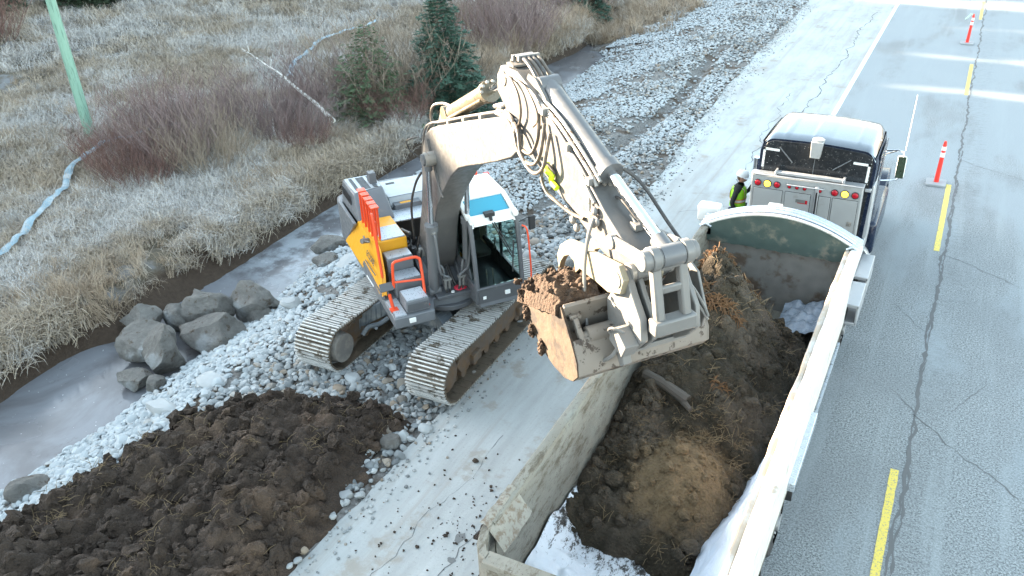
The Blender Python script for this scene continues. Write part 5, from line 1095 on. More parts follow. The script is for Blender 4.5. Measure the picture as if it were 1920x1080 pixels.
for s in (-1, 1):
    for y in (5.55, 9.65):
        mb = T(); x = -2.22+s*1.09; mb.box(x-.14, x+.16, y-.01, y+.01, .25, .95); mb.build('mudflap', M['tyre'], TR)
    mb = T(); x = -2.22+s*1.24
    mb.prism([(9.0, .98), (10.6, .98), (10.6, 1.16), (9.0, 1.12)], min(x, x+s*.09), max(x, x+s*.09), 'x'); mb.build('fender', M['bow'], TR, bevel=.01)
    mb = T(); mb.beam((x, 10.7, .75), (x, 13.2, .75), .06, .10); mb.build('side_guard', M['bow'], TR)
# load in the box
def load_h(x, y):
    u = (x+3.38)/2.33
    base = 1.30+.10*math.sin(y*.7)
    top = 0
    def b(cx, cy, sx, sy, h): return h*math.exp(-((x-cx)/sx)**2-((y-cy)/sy)**2)
    top = b(-2.9, 12.25, .52, .60, 1.05)+b(-2.35, 11.3, .66, .75, .95)+b(-2.9, 10.6, .7, 1.0, .55)+b(-2.2, 9.8, .7, .9, .42)+b(-2.15, 8.05, .62, .72, .48)+b(-3.1, 9.2, .5, 1.2, .25)+b(-2.9, 7.6, .4, .7, .12)
    z = base+min(top, 1.22)
    z += lumpy(x, y, .75, 11)*(.55 if math.hypot((x+2.15)/.6, (y-8.0)/.75) < 1 else 1.15)
    # ragged rear edge, and front edge lower right
    e = (y-6.48-.25*noise.noise((x*2.2, 0, 6))+.25*abs(x+2.5))/.7; z -= 1.0*max(0, 1-max(0, e))
    d2 = (13.05-.42*max(0, x+2.6)-y+.18*noise.noise((x*3, 1, 2)))/.5; z -= .9*max(0, 1-max(0, d2))
    d3 = (-1.16-x-.32*max(0, min(1, (9.2-y)/2.0))+.06*noise.noise((y*2, 9, 2)))/.35; z -= .30*max(0, 1-max(0, d3))
    return z
g = NG('load_soil'); P = g.pos(); X = g.sep(P); n = g.noise(P, 3, 9, .7)
c = g.mix(n, (.014, .011, .006), (.060, .044, .024)); c = g.mix(g.ramp(g.noise(P, 1.1, 6, .6), .44, .60, 0, .8), c, (.095, .072, .05))
vd = g.n('ShaderNodeVectorMath', operation='DISTANCE'); mp = g.n('ShaderNodeMapping'); g.set(mp.inputs[0], P); mp.inputs['Scale'].default_value = (1, .82, 0); g.set(vd.inputs[0], mp.outputs[0]); vd.inputs[1].default_value = (-2.12, 8.05*.82, 0)
dd = g.math('ADD', vd.outputs['Value'], g.math('MULTIPLY', g.math('SUBTRACT', g.noise(P, 3.2, 6, .7), .5), .9))
c = g.mix(g.ramp(dd, .82, .42), c, g.mix(g.noise(P, 12, 6, .7), (.10, .066, .032), (.24, .16, .085)))
c = g.mix(g.ramp(g.noise(P, 75, 2), .68, .74, 0, .7), c, (.30, .24, .12))
g.bump(g.math('ADD', g.noise(P, 14, 8, .7), g.math('MULTIPLY', g.voro(P, 26), .6)), 1.0, .05); M['load'] = g.fin(c, .95)
heap('soil_load', [(-3.40, 6.0), (-1.02, 6.0), (-1.02, 13.5), (-3.40, 13.5)], lambda x, y: load_h(x, y) if -3.42 < x < -1.05 else .9, .035, M['load'], 'mixed dark and sandy soil piled inside the open box, highest near its front', 'soil', lambda x, y: .97)
r = random.Random(19); lp = []; ls = []; lc2 = []
clods3 = proto_col('load_clod_kinds', [rock_mesh('load_clod_kind', 540+i, 2, 5, (1, .85, .75), .4, M['load'], .7, .95) for i in range(5)])
for _ in range(900):
    x, y = r.uniform(-3.33, -1.15), r.uniform(6.6, 13.2); z = load_h(x, y)
    if z > 1.05: s = r.choice((.02, .025, .03, .04, .055, .09)); lp.append((x, y, z+s*.2, r.uniform(0, 3), r.uniform(0, 3), 0, s))
for _ in range(130):
    x, y = r.uniform(-3.2, -1.3), r.uniform(7, 13); z = load_h(x, y)
    if z > 1.1: ls.append((x, y, z+.02, r.uniform(-.4, .4), r.uniform(-.4, .4), r.uniform(0, 6), r.uniform(.6, 1.3)))
for _ in range(300):
    x, y = r.uniform(-2.4, -1.6), r.uniform(8.6, 9.6); z = load_h(x, y); ls.append((x, y, z+.02, r.uniform(-.4, .4), r.uniform(-.4, .4), r.uniform(0, 6), r.uniform(.6, 1.1))) if r.random() < .12 else None
scatter('load_clods', lp, clods3, label='loose clods and cobbles on the soil in the box', cat='soil'); scatter('load_straw', ls, straws, label='straw bits strewn over the soil in the box', cat='straw')
# shaggy peat turfs on top of the load near the front
peat = pm('orange_brown_peat', (.13, .065, .026), .9, var=.4)
def turf(x, y, rx, ry, h, lab, seed):
    r = random.Random(seed); mb = MB(); z0 = load_h(x, y); 
    for _ in range(int(520*rx*ry/.12)):
        a = r.uniform(0, 6.28); q = math.sqrt(r.random()); px, py = x+rx*q*math.cos(a), y+ry*q*math.sin(a); pz = max(load_h(px, py), z0-.35)+h*(1-q*q)*.8; d = Vector((r.gauss(0, 1)+math.cos(a)*q, r.gauss(0, 1)+math.sin(a)*q-.3, r.uniform(-.5, .5))).normalized()*r.uniform(.05, .15)
        mb.tube([(px, py, pz), Vector((px, py, pz+.02))+d*.5, Vector((px, py, pz-.02))+d], [.011, .009, .003], 4, False)
    return mb.build('peat_turf', peat, smooth=60, label=lab, cat='turf', group='shaggy turfs on the load')
turf(-3.0, 12.35, .30, .28, .14, 'shaggy orange-brown turf at the top of the load, nearest the front wall', 1); turf(-2.95, 11.25, .28, .12, .10, 'long shaggy turf on the load right behind the bucket corner', 2)
turf(-2.55, 10.85, .42, .12, .10, 'bright shaggy turf ridge on the load, in front of the long one', 3); turf(-2.45, 12.45, .26, .14, .08, 'darker frayed turf beside the topmost one', 4); turf(-2.15, 9.75, .12, .06, .06, 'small bright orange fibre tuft in the middle of the load', 5)
mb = MB(); mb.tube([(-3.15, 9.55, load_h(-3.15, 9.55)+.08), (-2.85, 9.42, load_h(-2.85, 9.42)+.10), (-2.45, 9.28, load_h(-2.45, 9.28)+.06)], [.075, .07, .085], 10); mb.tube([(-2.52, 9.28, load_h(-2.45, 9.2)+.04), (-2.36, 9.12, load_h(-2.36, 9.1)+.05)], [.05, .035], 8); mb.build('dead_log', pm('grey_dead_wood', (.075, .062, .05), .9, var=.3), label='grey dead log lying on the load below the bucket', cat='log')
for x, y, s, lab in [(-1.50, 7.1, .11, 'round grey cobble at the rear right edge of the load'), (-2.0, 6.75, .07, 'small tan cobble at the rear edge of the load'), (-1.75, 7.25, .13, 'muddy boulder half buried at the rear of the sandy soil'), (-2.9, 7.75, .14, 'dark clod near the left rear of the load')]:
    o = rock_mesh('cobble', 700+int(s*100), 3, 8, (s, s*.85, s*.7), .1, M['load'] if 'tan' in lab or 'muddy' in lab or 'dark' in lab else M['palestone'], .7, .9); COL.objects.link(o); o.location = (x, y, max(1.05, load_h(x, y))+s*.35); tag(o, lab, 'cobble')
# plastic liner on the floor and up the right wall
g = NG('white_plastic_film'); P = g.pos(); c = g.mix(g.noise(P, 3, 6, .6), (.62, .66, .72), (.80, .82, .84)); c = g.mix(g.ramp(g.math('ADD', g.noise(g.pos(True, (1.6, .8, 1)), 7, 9, .85), g.math('MULTIPLY', g.ramp(g.sep(P)[1], 6.0, 7.1), .16)), .64, .67), c, (.05, .045, .04))
g.bump(g.noise(P, 7, 6, .6, 1.5), .6, .04); M['film'] = g.fin(c, .3)
g = NG('clean_plastic_film'); P = g.pos(); g.bump(g.noise(g.pos(True, (1.5, .5, 1)), 7, 6, .6, 1.5), .7, .04); M['film3'] = pm('grey_blue_film', (.24, .28, .33), .25, var=.4, bump=.6, bscale=9); M['film2'] = g.fin(g.mix(g.noise(P, 3, 5), (.56, .64, .76), (.78, .82, .88)), .28)
mb = MB(); nx_, ny_ = 60, 62; v = []
for j in range(ny_):
    for i in range(nx_):
        x = -3.34+2.20*i/(nx_-1); y = 5.28+2.25*j/(ny_-1); z = 1.0+.05*abs(noise.noise((x*2.5, y*2.5, 0)))+.035*abs(noise.noise((x*6, y*5, 3)))+.012*noise.noise((x*16, y*16, 3))
        z += .30*max(0, (x+1.42)/.32)**1.3+.30*max(0, (-3.0-x)/.25)*(1+.4*noise.noise((y*3, x*4, 1)))
        if x < -2.75: z += .22*math.exp(-((x+3.0)/.22)**2-((y-6.2)/.5)**2)*(1+.5*noise.noise((x*6, y*6, 8)))
        v.append((x, y, z))
mb.add(v, [(j*nx_+i, j*nx_+i+1, (j+1)*nx_+i+1, (j+1)*nx_+i) for j in range(ny_-1) for i in range(nx_-1)]); mb.build('plastic_liner', M['film'], label='white plastic film splashed with mud across the rear floor of the box', cat='plastic sheet', smooth=60)
mb = MB(); nx_, ny_ = 18, 190; v = []
for j in range(ny_):
    y = 5.45+7.85*j/(ny_-1); sag = .5+.5*noise.noise((y*.8, 0, 4))
    for i in range(nx_):
        t = i/(nx_-1); x = -1.30-.34*max(0, min(1, (9.4-y)/2.2))*(1-t)+.22*t**.6-.05*noise.noise((y*2.2, t*2.5, 0))-.03*noise.noise((y*6, t*5, 3))-.02*(1-t); z = 1.20+(1.06+.14*noise.noise((y*1.3, 3, 3)))*t
        if x > -1.085: x = -1.085-.004*(i % 2)
        v.append((x, y, z))
mb.add(v, [(j*nx_+i, j*nx_+i+1, (j+1)*nx_+i+1, (j+1)*nx_+i) for j in range(ny_-1) for i in range(nx_-1)]); mb.build('plastic_liner', M['film2'], label='bluish translucent film hanging in folds along the right wall of the box', cat='plastic sheet', smooth=60)
mb = MB(); nx_ = 26; v = []
for j in range(nx_):
    for i in range(nx_): x = -1.95+.85*i/25; y = 12.35+1.05*j/25; v.append((x, y, 1.18+.25*i/25+.22*abs(noise.noise((x*4, y*4, 0)))+.05*noise.noise((x*9, y*9, 0))))
mb.add(v, [(j*nx_+i, j*nx_+i+1, (j+1)*nx_+i+1, (j+1)*nx_+i) for j in range(nx_-1) for i in range(nx_-1)]); mb.build('plastic_liner', M['film3'], label='crumpled film in the front right corner of the box', cat='plastic sheet', smooth=60)
# ------------------------------------------------------------------ truck
TK = empty('semi_truck', (-2.2, 17.5, 0), 0, 'dark blue truck with bright metal roof and grey lamp cabinet behind its cab', 'truck')
KM = Matrix.Translation((2.2, -17.5, 0))
def K(): mb = MB(); mb.T = KM; return mb
CM = KM@Matrix.Translation((0, -.75, .37))@Matrix.Translation((-2.2, 0, 2.6))@Matrix.Rotation(R_(1.6), 4, 'Y')@Matrix.Translation((2.2, 0, -2.6))@Matrix.Diagonal((.955, 1, 1, 1))
def Kc(): mb = MB(); mb.T = CM; return mb
M['navy'] = pm('dark_blue_paint', (.008, .016, .038), .25, .1, var=.1)
M['roofmetal'] = pm('polished_roof_metal', (.26, .28, .30), .12, 1.0, var=.05)
M['alu'] = pm('brushed_aluminium', (.50, .51, .52), .4, .55, var=.08, dirt=(.34, .33, .31), damt=(.6, .78))
M['cabinet'] = pm('dusty_cabinet_paint', (.335, .34, .335), .5, .1, var=.06, dirt=(.26, .25, .23), damt=(.52, .75), dscale=3)
M['darkpanel'] = pm('dusty_black_panel', (.018, .020, .023), .2, var=.4, dirt=(.10, .095, .085), damt=(.58, .80), dscale=9)
# cab / sleeper shell: rounded corners, domed roof with ribs
mb = Kc(); sect = [(-3.30, .70), (-3.30, 2.66), (-3.26, 2.82), (-3.16, 2.90), (-2.8, 2.95), (-2.2, 2.97), (-1.6, 2.95), (-1.22, 2.90), (-1.12, 2.82), (-1.08, 2.66), (-1.08, .70)]
def ring(y, sc, dz): return [(-2.19+(x+2.19)*sc, y, z+dz*(z > 2)) for x, z in sect]
rings = [ring(16.62, .985, -.02), ring(16.70, 1.0, 0), ring(17.6, 1.0, 0), ring(18.2, .985, -.02), ring(18.45, .93, -.10)]
n = len(sect); mb.add([p for q in rings for p in q], [(j*n+i, j*n+i+1, (j+1)*n+i+1, (j+1)*n+i) for j in range(4) for i in range(n-1) if not (2 <= i <= 7)]+[tuple(range(n)), tuple(4*n+i for i in range(n-1, -1, -1))])
tc = mb.build('cab_shell', M['navy'], TK, smooth=40)
mb = Kc(); RN = 41; vs = []
RY = [16.60, 16.66, 16.9, 17.3, 17.7, 18.1, 18.36, 18.48]
for y, dz, sc in zip(RY, (-.03, 0, .01, .015, .015, .0, -.04, -.10), (.985, .995, 1.0, 1.0, 1.0, .99, .96, .92)):
    for i in range(RN):
        x = -3.27+2.16*i/(RN-1); t = abs((x+2.19)/1.08); z = 2.97-.05*t**2-.16*max(0, (t-.82)/.18)**2
        rib = 0
        if 16.75 < y < 18.2:
            for rx in (-2.83, -2.30, -2.20, -2.10, -1.50): rib += .022*math.exp(-((x-rx)/.028)**2)
        vs.append((-2.19+(x+2.19)*sc, y, z+dz+rib))
mb.add(vs, [(j*RN+i, j*RN+i+1, (j+1)*RN+i+1, (j+1)*RN+i) for j in range(len(RY)-1) for i in range(RN-1)]); mb.build('roof', M['roofmetal'], TK, smooth=60)
mb = Kc(); mb.prism([(-3.20, .8), (-3.22, 2.66), (-3.16, 2.82), (-3.05, 2.875), (-2.2, 2.915), (-1.33, 2.875), (-1.20, 2.82), (-1.15, 2.66), (-1.17, .8)], 16.585, 16.612); mb.build('rear_panel', M['darkpanel'], TK, bevel=.006)
mb = Kc()
for pts in ([(-3.22, 2.33), (-3.22, 2.72), (-2.95, 2.72)], [(-1.24, 2.33), (-1.24, 2.69), (-1.51, 2.69)]):
    for p, q in zip(pts, pts[1:]):
        x0, x1 = sorted((p[0], q[0])); z0, z1 = sorted((p[1], q[1])); mb.box(x0-.0, x1+.045, 16.578, 16.584, z0-.045*(z0 == z1), z1+.0)
mb.build('reflective_mark', M['white'], TK, smooth=0)
mb = Kc(); mb.beam((-2.91, 16.57, 2.77), (-2.63, 16.57, 2.50), .012, .035, (0, 1, 0)); mb.beam((-1.86, 16.57, 2.48), (-1.56, 16.57, 2.72), .012, .035, (0, 1, 0)); mb.box(-2.225, -2.215, 16.572, 16.58, 2.2, 2.86); mb.build('panel_strip', pm('dull_grey_strip', (.16, .17, .18), .5), TK, smooth=0)
mb = Kc(); rr = random.Random(6)
for _ in range(150): x, z = rr.uniform(-3.15, -1.2), rr.uniform(2.2, 2.85); s = rr.uniform(.002, .005); mb.box(x-s, x+s, 16.581, 16.5845, z-s, z+s)
for k in range(7): mb.cyl((-3.18+.0*k, 16.57, 2.3+.08*k), (-3.18, 16.584, 2.3+.08*k), .009, 6); mb.cyl((-1.19, 16.57, 2.3+.08*k), (-1.19, 16.584, 2.3+.08*k), .009, 6)
mb.build('mud_specks', pm('dry_mud_specks', (.36, .36, .34), .8), TK, smooth=0)
mb = Kc(); mb.hexa([(-2.30, 16.42, 2.70), (-2.12, 16.42, 2.70), (-2.12, 16.57, 2.70), (-2.30, 16.57, 2.70), (-2.32, 16.44, 3.0), (-2.10, 16.44, 3.0), (-2.10, 16.7, 3.0), (-2.32, 16.7, 3.0)]); mb.cyl((-2.21, 16.58, 3.0), (-2.21, 16.58, 3.03), .11, 18); mb.build('beacon_box', M['cabinet'], TK, bevel=.008)
for s, x0 in ((-1, -3.305), (1, -1.075)):
    mb = Kc(); mb.prism([(16.9, 1.3), (18.25, 1.3), (18.25, 2.05), (18.15, 2.7), (17.5, 2.74), (16.9, 2.74)] if s else [], min(x0, x0+s*.012), max(x0, x0+s*.012), 'x'); dr_ = mb.build('side_panel', M['navy'], TK, bevel=.004)
    mb = Kc(); mb.prism([(17.45, 2.05), (18.12, 2.05), (18.05, 2.6), (17.45, 2.64)], min(x0+s*.012, x0+s*.02), max(x0+s*.012, x0+s*.02), 'x'); mb.build('side_window', M['darkpanel'], dr_)
mb = Kc(); mb.prism([(-3.12, 2.0), (-1.28, 2.0), (-1.38, 2.78), (-3.02, 2.78)], 18.47, 18.50); mb.build('windscreen', M['darkpanel'], TK)
mb = K(); mb.prism([(17.7, .9), (20.6, .9), (20.62, 1.75), (20.4, 1.9), (17.7, 2.15)], -2.95, -1.45, 'x'); mb.build('hood', M['navy'], TK, bevel=.06)
for x0, x1 in ((-3.35, -2.93), (-1.47, -1.02)):
    mb = K(); mb.prism([(19.1, 1.0), (19.25, 1.28), (19.6, 1.42), (20.1, 1.42), (20.45, 1.25), (20.62, .9), (20.62, .6), (20.45, .6), (20.3, .95), (19.9, 1.12), (19.6, 1.1), (19.3, .95), (19.2, .75), (19.1, .75)], x0, x1, 'x'); mb.build('fender', M['navy'], TK, bevel=.02)
    mb = K(); mb.cyl(((x0+x1)/2, 20.55, 1.1), ((x0+x1)/2, 20.66, 1.1), .11, 16); mb.build('headlight', M['white'], TK)
mb = K(); mb.box(-3.35, -1.02, 20.62, 20.78, .45, .85); mb.build('bumper', M['alu'], TK, bevel=.02); mb = K(); mb.box(-2.75, -1.65, 20.60, 20.66, .9, 1.75); mb.build('grille', M['alu'], TK, bevel=.02)
for x in (-3.42, -.96):
    mb = K(); mb.cyl((x+.15*(1 if x < -2 else -1), 16.35, 1.0), (x+.15*(1 if x < -2 else -1), 16.35, 2.7), .07, 16); mb.build('exhaust_pipe', M['chrome'], TK) if x < -2 else None
wheel(-3.0, 19.85, -1, TK, K); wheel(-1.4, 19.85, 1, TK, K)
for y in (14.2, 15.5):
    for s in (-1, 1): wheel(-2.2+s*.80, y, s, TK, K, .5, .40)
for x in (-2.65, -1.75):
    mb = K(); mb.box(x-.05, x+.05, 13.9, 20.4, .62, .86); mb.build('chassis_rail', M['black'], TK)
mb = K(); mb.cyl((-2.2, 14.7, .86), (-2.2, 14.7, .95), .45, 24); mb.build('fifth_wheel', M['black'], TK)
# cabinet with lamps
mb = K(); mb.box(-3.20, -1.18, 15.62, 15.80, 1.0, 2.64); cb = mb.build('lamp_cabinet', M['cabinet'], TK, bevel=.02)
mb = K(); mb.box(-3.21, -1.17, 15.60, 15.81, 2.64, 2.66); mb.build('cabinet_top', M['alu'], cb, bevel=.006)
for x0, x1 in ((-3.14, -2.60), (-2.54, -2.08), (-1.93, -1.72), (-1.68, -1.24)):
    mb = K(); mb.box(x0, x1, 15.606, 15.618, 1.06, 2.37); d = mb.build('cabinet_door', M['cabinet'], cb, bevel=.004)
    mb = K(); mb.box(x0-.008, x1+.008, 15.6195, 15.6215, 1.052, 2.378); mb.build('door_gap', M['black'], d, smooth=0)
for x in (-3.07, -1.33):
    mb = K(); mb.box(x-.04, x+.04, 15.598, 15.606, 1.86, 1.95); mb.tube([(x-.02, 15.59, 1.88), (x, 15.585, 1.93), (x+.02, 15.59, 1.88)], .006, 6); mb.build('door_latch', M['steel'], cb, bevel=.003)
def lamp(x, z, r, col, em=0):
    mb = K(); mb.cyl((x, 15.625, z), (x, 15.600, z), r*1.22, 20); o = mb.build('lamp', M['black'], cb)
    mb = K(); mb.sphere((x, 15.600, z), r, 18, 10, (1, .35, 1)); mb.build('lens', col, o)
M['redlens'] = pm('red_lens', (.42, .008, .02), .15, var=.15)
g = NG('lit_amber_lens'); M['amber'] = g.fin((.9, .5, .02), .2, 0, Emission_Color=(1, .62, .05, 1), Emission_Strength=.42)
for x in (-3.07, -2.71, -1.66, -1.30): lamp(x, 2.48, .055, M['redlens'])
for x in (-2.89, -1.48): lamp(x, 2.48, .062, M['amber'])
for x in (-2.48, -2.34, -2.20, -1.92): lamp(x, 2.475, .028, M['redlens'])
mb = K(); mb.tube([(-2.53, 15.61, 2.53), (-2.51, 15.56, 2.53), (-1.87, 15.56, 2.53), (-1.85, 15.61, 2.53)], .012, 8); mb.build('grab_bar', M['alu'], cb)
mb = K(); mb.box(-2.00, -1.94, 15.57, 15.61, 1.1, 2.56); mb.build('post', M['alu'], cb, bevel=.006); mb = K(); mb.box(-1.985, -1.955, 15.562, 15.570, 1.2, 2.45); mb.build('post_slot', M['black'], cb, smooth=0)
mb = K(); mb.box(-2.77, -1.53, 15.64, 15.72, 2.68, 2.73); mb.box(-2.77, -1.53, 15.74, 15.77, 2.70, 2.72); mb.box(-2.78, -2.74, 15.63, 15.79, 2.66, 2.75); mb.box(-1.56, -1.52, 15.63, 15.79, 2.66, 2.75); mb.build('roof_bar', M['alu'], cb, bevel=.006)
mb = K(); mb.box(-2.30, -2.12, 15.603, 15.606, 2.17, 2.245); dec = mb.build('decal', M['redlens'], cb, smooth=0); mb = K(); mb.box(-2.335, -2.16, 15.600, 15.603, 2.185, 2.25); mb.build('decal_patch', M['cast'], cb, smooth=0)
mb = K(); mb.box(-1.17, -1.06, 15.8, 16.3, 2.50, 2.56); mb.beam((-1.05, 14.0, 1.35), (-1.05, 16.4, 1.40), .05, .30); mb.box(-1.10, -1.02, 15.9, 16.45, 1.4, 2.6); mb.build('side_frame', M['alu'], TK, bevel=.01)
for y0, y1 in ((14.0, 14.9), (15.1, 16.1)):
    mb = K(); mb.box(-1.04, -.80, y0, y1, 1.05, 1.12); mb.box(-1.04, -.80, y0, y1, .7, .76); mb.box(-.84, -.80, y0, y1, .72, 1.1); mb.build('side_step', M['alu'], TK, bevel=.01)
mb = K(); mb.cyl((-1.25, 16.3, .85), (-1.25, 17.7, .85), .32, 24); mb.build('fuel_tank', M['alu'], TK); mb = K(); mb.box(-1.3, -.9, 16.5, 18.6, .9, 1.6); mb.build('lower_side', M['navy'], TK, bevel=.08)
for s, xm in ((1, -.73),):
    xe = -1.06 if s > 0 else -3.32
    mb = K(); mb.tube([(xe, 18.05, 2.55), (xm-s*.10, 18.0, 2.60), (xm, 17.98, 2.58), (xm+s*.01, 17.95, 2.50)], .016, 7); mb.tube([(xe, 17.9, 1.95), (xm-s*.05, 17.95, 1.98), (xm, 17.95, 2.04)], .016, 7); mb.tube([(xe, 18.2, 2.42), (xm-s*.12, 18.0, 2.58)], .012, 6); arm_ = mb.build('mirror_arm', M['chrome'], TK)
    mb = K(); T_ = Matrix.Translation((xm, 17.95, 2.27)); mb.box(-.085, .085, -.03, .05, -.24, .24, T_); mir = mb.build('mirror', M['white'], TK, bevel=.045)
    mb = K(); mb.box(-.075, .075, -.042, -.031, -.23, .23, T_); mb.build('mirror_glass', M['mirror'] if 'mirror' in M else M['mirg'], mir, bevel=.03) if 'mirg' in M else None
mb = K(); mb.tube([(-.70, 17.98, 2.62), (-.69, 17.99, 3.2), (-.68, 18.0, 3.75)], [.010, .008, .006], 6); mb.build('antenna', M['white'], TK)
# ------------------------------------------------------------------ channelizer posts
M['postred'] = pm('red_orange_plastic', (.80, .045, .03), .45, var=.08)
def cone(x, y, lab, lean=(0, 0), flag=False):
    root = empty('channelizer_post', (x, y, 0), 0, lab, 'traffic post', 'red channelizer posts along the centre line')
    mb = MB(); mb.prism([(-.24, -.2), (-.2, -.24), (.2, -.24), (.24, -.2), (.24, .2), (.2, .24), (-.2, .24), (-.24, .2)], .004, .06, 'z'); mb.build('base', M['base'], root, bevel=.008)
    X = lambda z: (lean[0]*z, lean[1]*z, z)
    mb = MB(); mb.tube([X(.06), X(.5), X(1.06), X(1.12), X(1.16)], [.060, .053, .045, .035, .028], 16); mb.build('post', M['postred'], root)
    for z0, z1 in ((.74, .86), (.92, 1.02)):
        mb = MB(); mb.tube([X(z0), X(z1)], [.055, .053], 16, True); mb.build('reflective_band', M['white'], root)
    if flag:
        mb = MB(); mb.tube([(0, 0, 1.12), (-.05, .02, 1.16), (-.16, .02, 1.02), (-.24, .0, .95)], [.02, .03, .035, .02], 6); mb.build('ribbon', pm('pale_green_ribbon', (.45, .75, .55), .7), root)
M['base'] = pm('grey_rubber_base', (.30, .32, .33), .8, var=.2)
cone(-.05, 23.2, 'nearer red post with grey base, beside the centre line right of the truck', (.02, 0)); cone(-.06, 38.9, 'farther red post near the top right corner with a pale green ribbon tied on', (.03, 0), True)
# ------------------------------------------------------------------ person
PE = empty('person', (-3.88, 17.75, 0), 0, 'person in white hard hat and lime vest beside the truck cab, holding a phone', 'person')
def skin_body(name, pts, edges, rad, m, par, sub=2):
    me = bpy.data.meshes.new(name); me.from_pydata(pts, edges, []); o = bpy.data.objects.new(name, me); COL.objects.link(o); o.parent = par
    md = o.modifiers.new('skin', 'SKIN'); md.use_smooth_shade = True
    for i, r_ in enumerate(rad): sv = me.skin_vertices[0].data[i]; sv.radius = (r_ if isinstance(r_, tuple) else (r_, r_)); sv.use_root = (i == 0)
    s = o.modifiers.new('sub', 'SUBSURF'); s.levels = sub; s.render_levels = sub; me.materials.append(m); return o
M['jacket'] = pm('black_jacket_cloth', (.018, .02, .02), .85); M['jeans'] = pm('dark_blue_jeans', (.03, .045, .09), .9); M['skin'] = pm('skin', (.42, .22, .15), .5); M['vest'] = pm('lime_safety_vest', (.36, .80, .03), .6, var=.06); M['silver'] = pm('silver_tape', (.75, .72, .66), .4); M['orangetape'] = pm('orange_trim', (.85, .22, .03), .6); M['boot'] = pm('brown_work_boot', (.10, .06, .035), .7)
# facing +x (towards the truck); x forward, y left
hip = (0, 0, .94)
B = [(0, 0, .96), (0, 0, 1.12), (-.01, 0, 1.30), (0, 0, 1.43), (.01, 0, 1.50), (.03, 0, 1.56),
     (0, .10, .92), (.02, .11, .50), (-.02, .12, .12), (.06, .13, .05), (.17, .14, .04),
     (0, -.10, .92), (.0, -.11, .50), (-.04, -.12, .12), (.04, -.13, .05), (.15, -.14, .04),
     (-.01, .19, 1.40), (-.03, .26, 1.14), (.17, .16, 1.30), (.27, .08, 1.52),
     (-.01, -.19, 1.40), (-.08, -.27, 1.13), (.03, -.25, .92), (.06, -.24, .86)]
Ed = [(0, 1), (1, 2), (2, 3), (3, 4), (4, 5), (0, 6), (6, 7), (7, 8), (8, 9), (9, 10), (0, 11), (11, 12), (12, 13), (13, 14), (14, 15), (3, 16), (16, 17), (17, 18), (18, 19), (3, 20), (20, 21), (21, 22), (22, 23)]
Rr = [(.15, .12), (.145, .115), (.165, .12), (.14, .10), .058, .055, .095, .07, .05, .05, .04, .095, .07, .05, .05, .04, .068, .056, .045, .033, .068, .056, .045, .035]
body = skin_body('body', B, Ed, Rr, M['jacket'], PE)
jp = [(0, 0, .98), (0, .10, .90), (.02, .11, .50), (-.02, .12, .14), (0, -.10, .90), (0, -.11, .50), (-.04, -.12, .14)]
skin_body('trousers', jp, [(0, 1), (1, 2), (2, 3), (0, 4), (4, 5), (5, 6)], [(.165, .135), .105, .08, .065, .105, .08, .065], M['jeans'], PE)
for s in (1, -1):
    mb = MB(); o_ = .0 if s > 0 else -.02; mb.tube([(-.07+o_, s*.125, .06), (.02+o_, s*.13, .07), (.12+o_, s*.135, .05), (.20+o_, s*.14, .04)], [.055, .062, .052, .03], 10); mb.tube([(-.02+o_, s*.12, .05), (-.02+o_, s*.12, .20)], [.06, .058], 10); mb.build('boot', M['boot'], PE)
mb = MB(); vr = [(1.0, .175, .20), (1.08, .17, .195), (1.20, .175, .20), (1.32, .175, .205), (1.40, .155, .19), (1.455, .11, .12)]
n = 24; vs = [(rx*math.cos(t)-.01, ry*math.sin(t), z) for z, rx, ry in vr for t in [2*math.pi*k/n for k in range(n)]]
mb.add(vs, [(j*n+k, j*n+(k+1) % n, (j+1)*n+(k+1) % n, (j+1)*n+k) for j in range(len(vr)-1) for k in range(n)]); vest = mb.build('vest', M['vest'], PE, smooth=80)
def band(z0, z1, e, m, nm):
    mb = MB(); f = lambda z: (float(np.interp(z, [q[0] for q in vr], [q[1] for q in vr])), float(np.interp(z, [q[0] for q in vr], [q[2] for q in vr]))); vs = []
    for z in (z0, z1): rx, ry = f(z); vs += [((rx+e)*math.cos(2*math.pi*k/n)-.01, (ry+e)*math.sin(2*math.pi*k/n), z) for k in range(n)]
    mb.add(vs, [(k, (k+1) % n, n+(k+1) % n, n+k) for k in range(n)]); mb.build(nm, m, vest, smooth=80)
band(1.11, 1.20, .004, M['orangetape'], 'orange_band'); band(1.13, 1.18, .008, M['silver'], 'silver_band')
for s in (1, -1):
    for w_, m_, e_ in ((.05, M['orangetape'], .182), (.028, M['silver'], .186)):
        mb = MB(); pts = [(e_*math.cos(a0), s*.10, z) for a0, z in ()]
        q = []; 
        for z, rx, ry in vr[2:]: xx = rx*math.sqrt(max(0, 1-(.09/ry)**2)); q.append((xx, z))
        for sg in (1, -1):
            vs = []
            for xx, z in q: vs += [(sg*(xx+.006+(.18+.0-e_)*-1*.5)-.01, s*.09-w_/2, z), (sg*(xx+.006+(.18-e_)*-.5)-.01, s*.09+w_/2, z)]
            mb.add(vs, [(2*i, 2*i+1, 2*i+3, 2*i+2) for i in range(len(q)-1)])
        mb.build('shoulder_band', m_, vest, smooth=80)
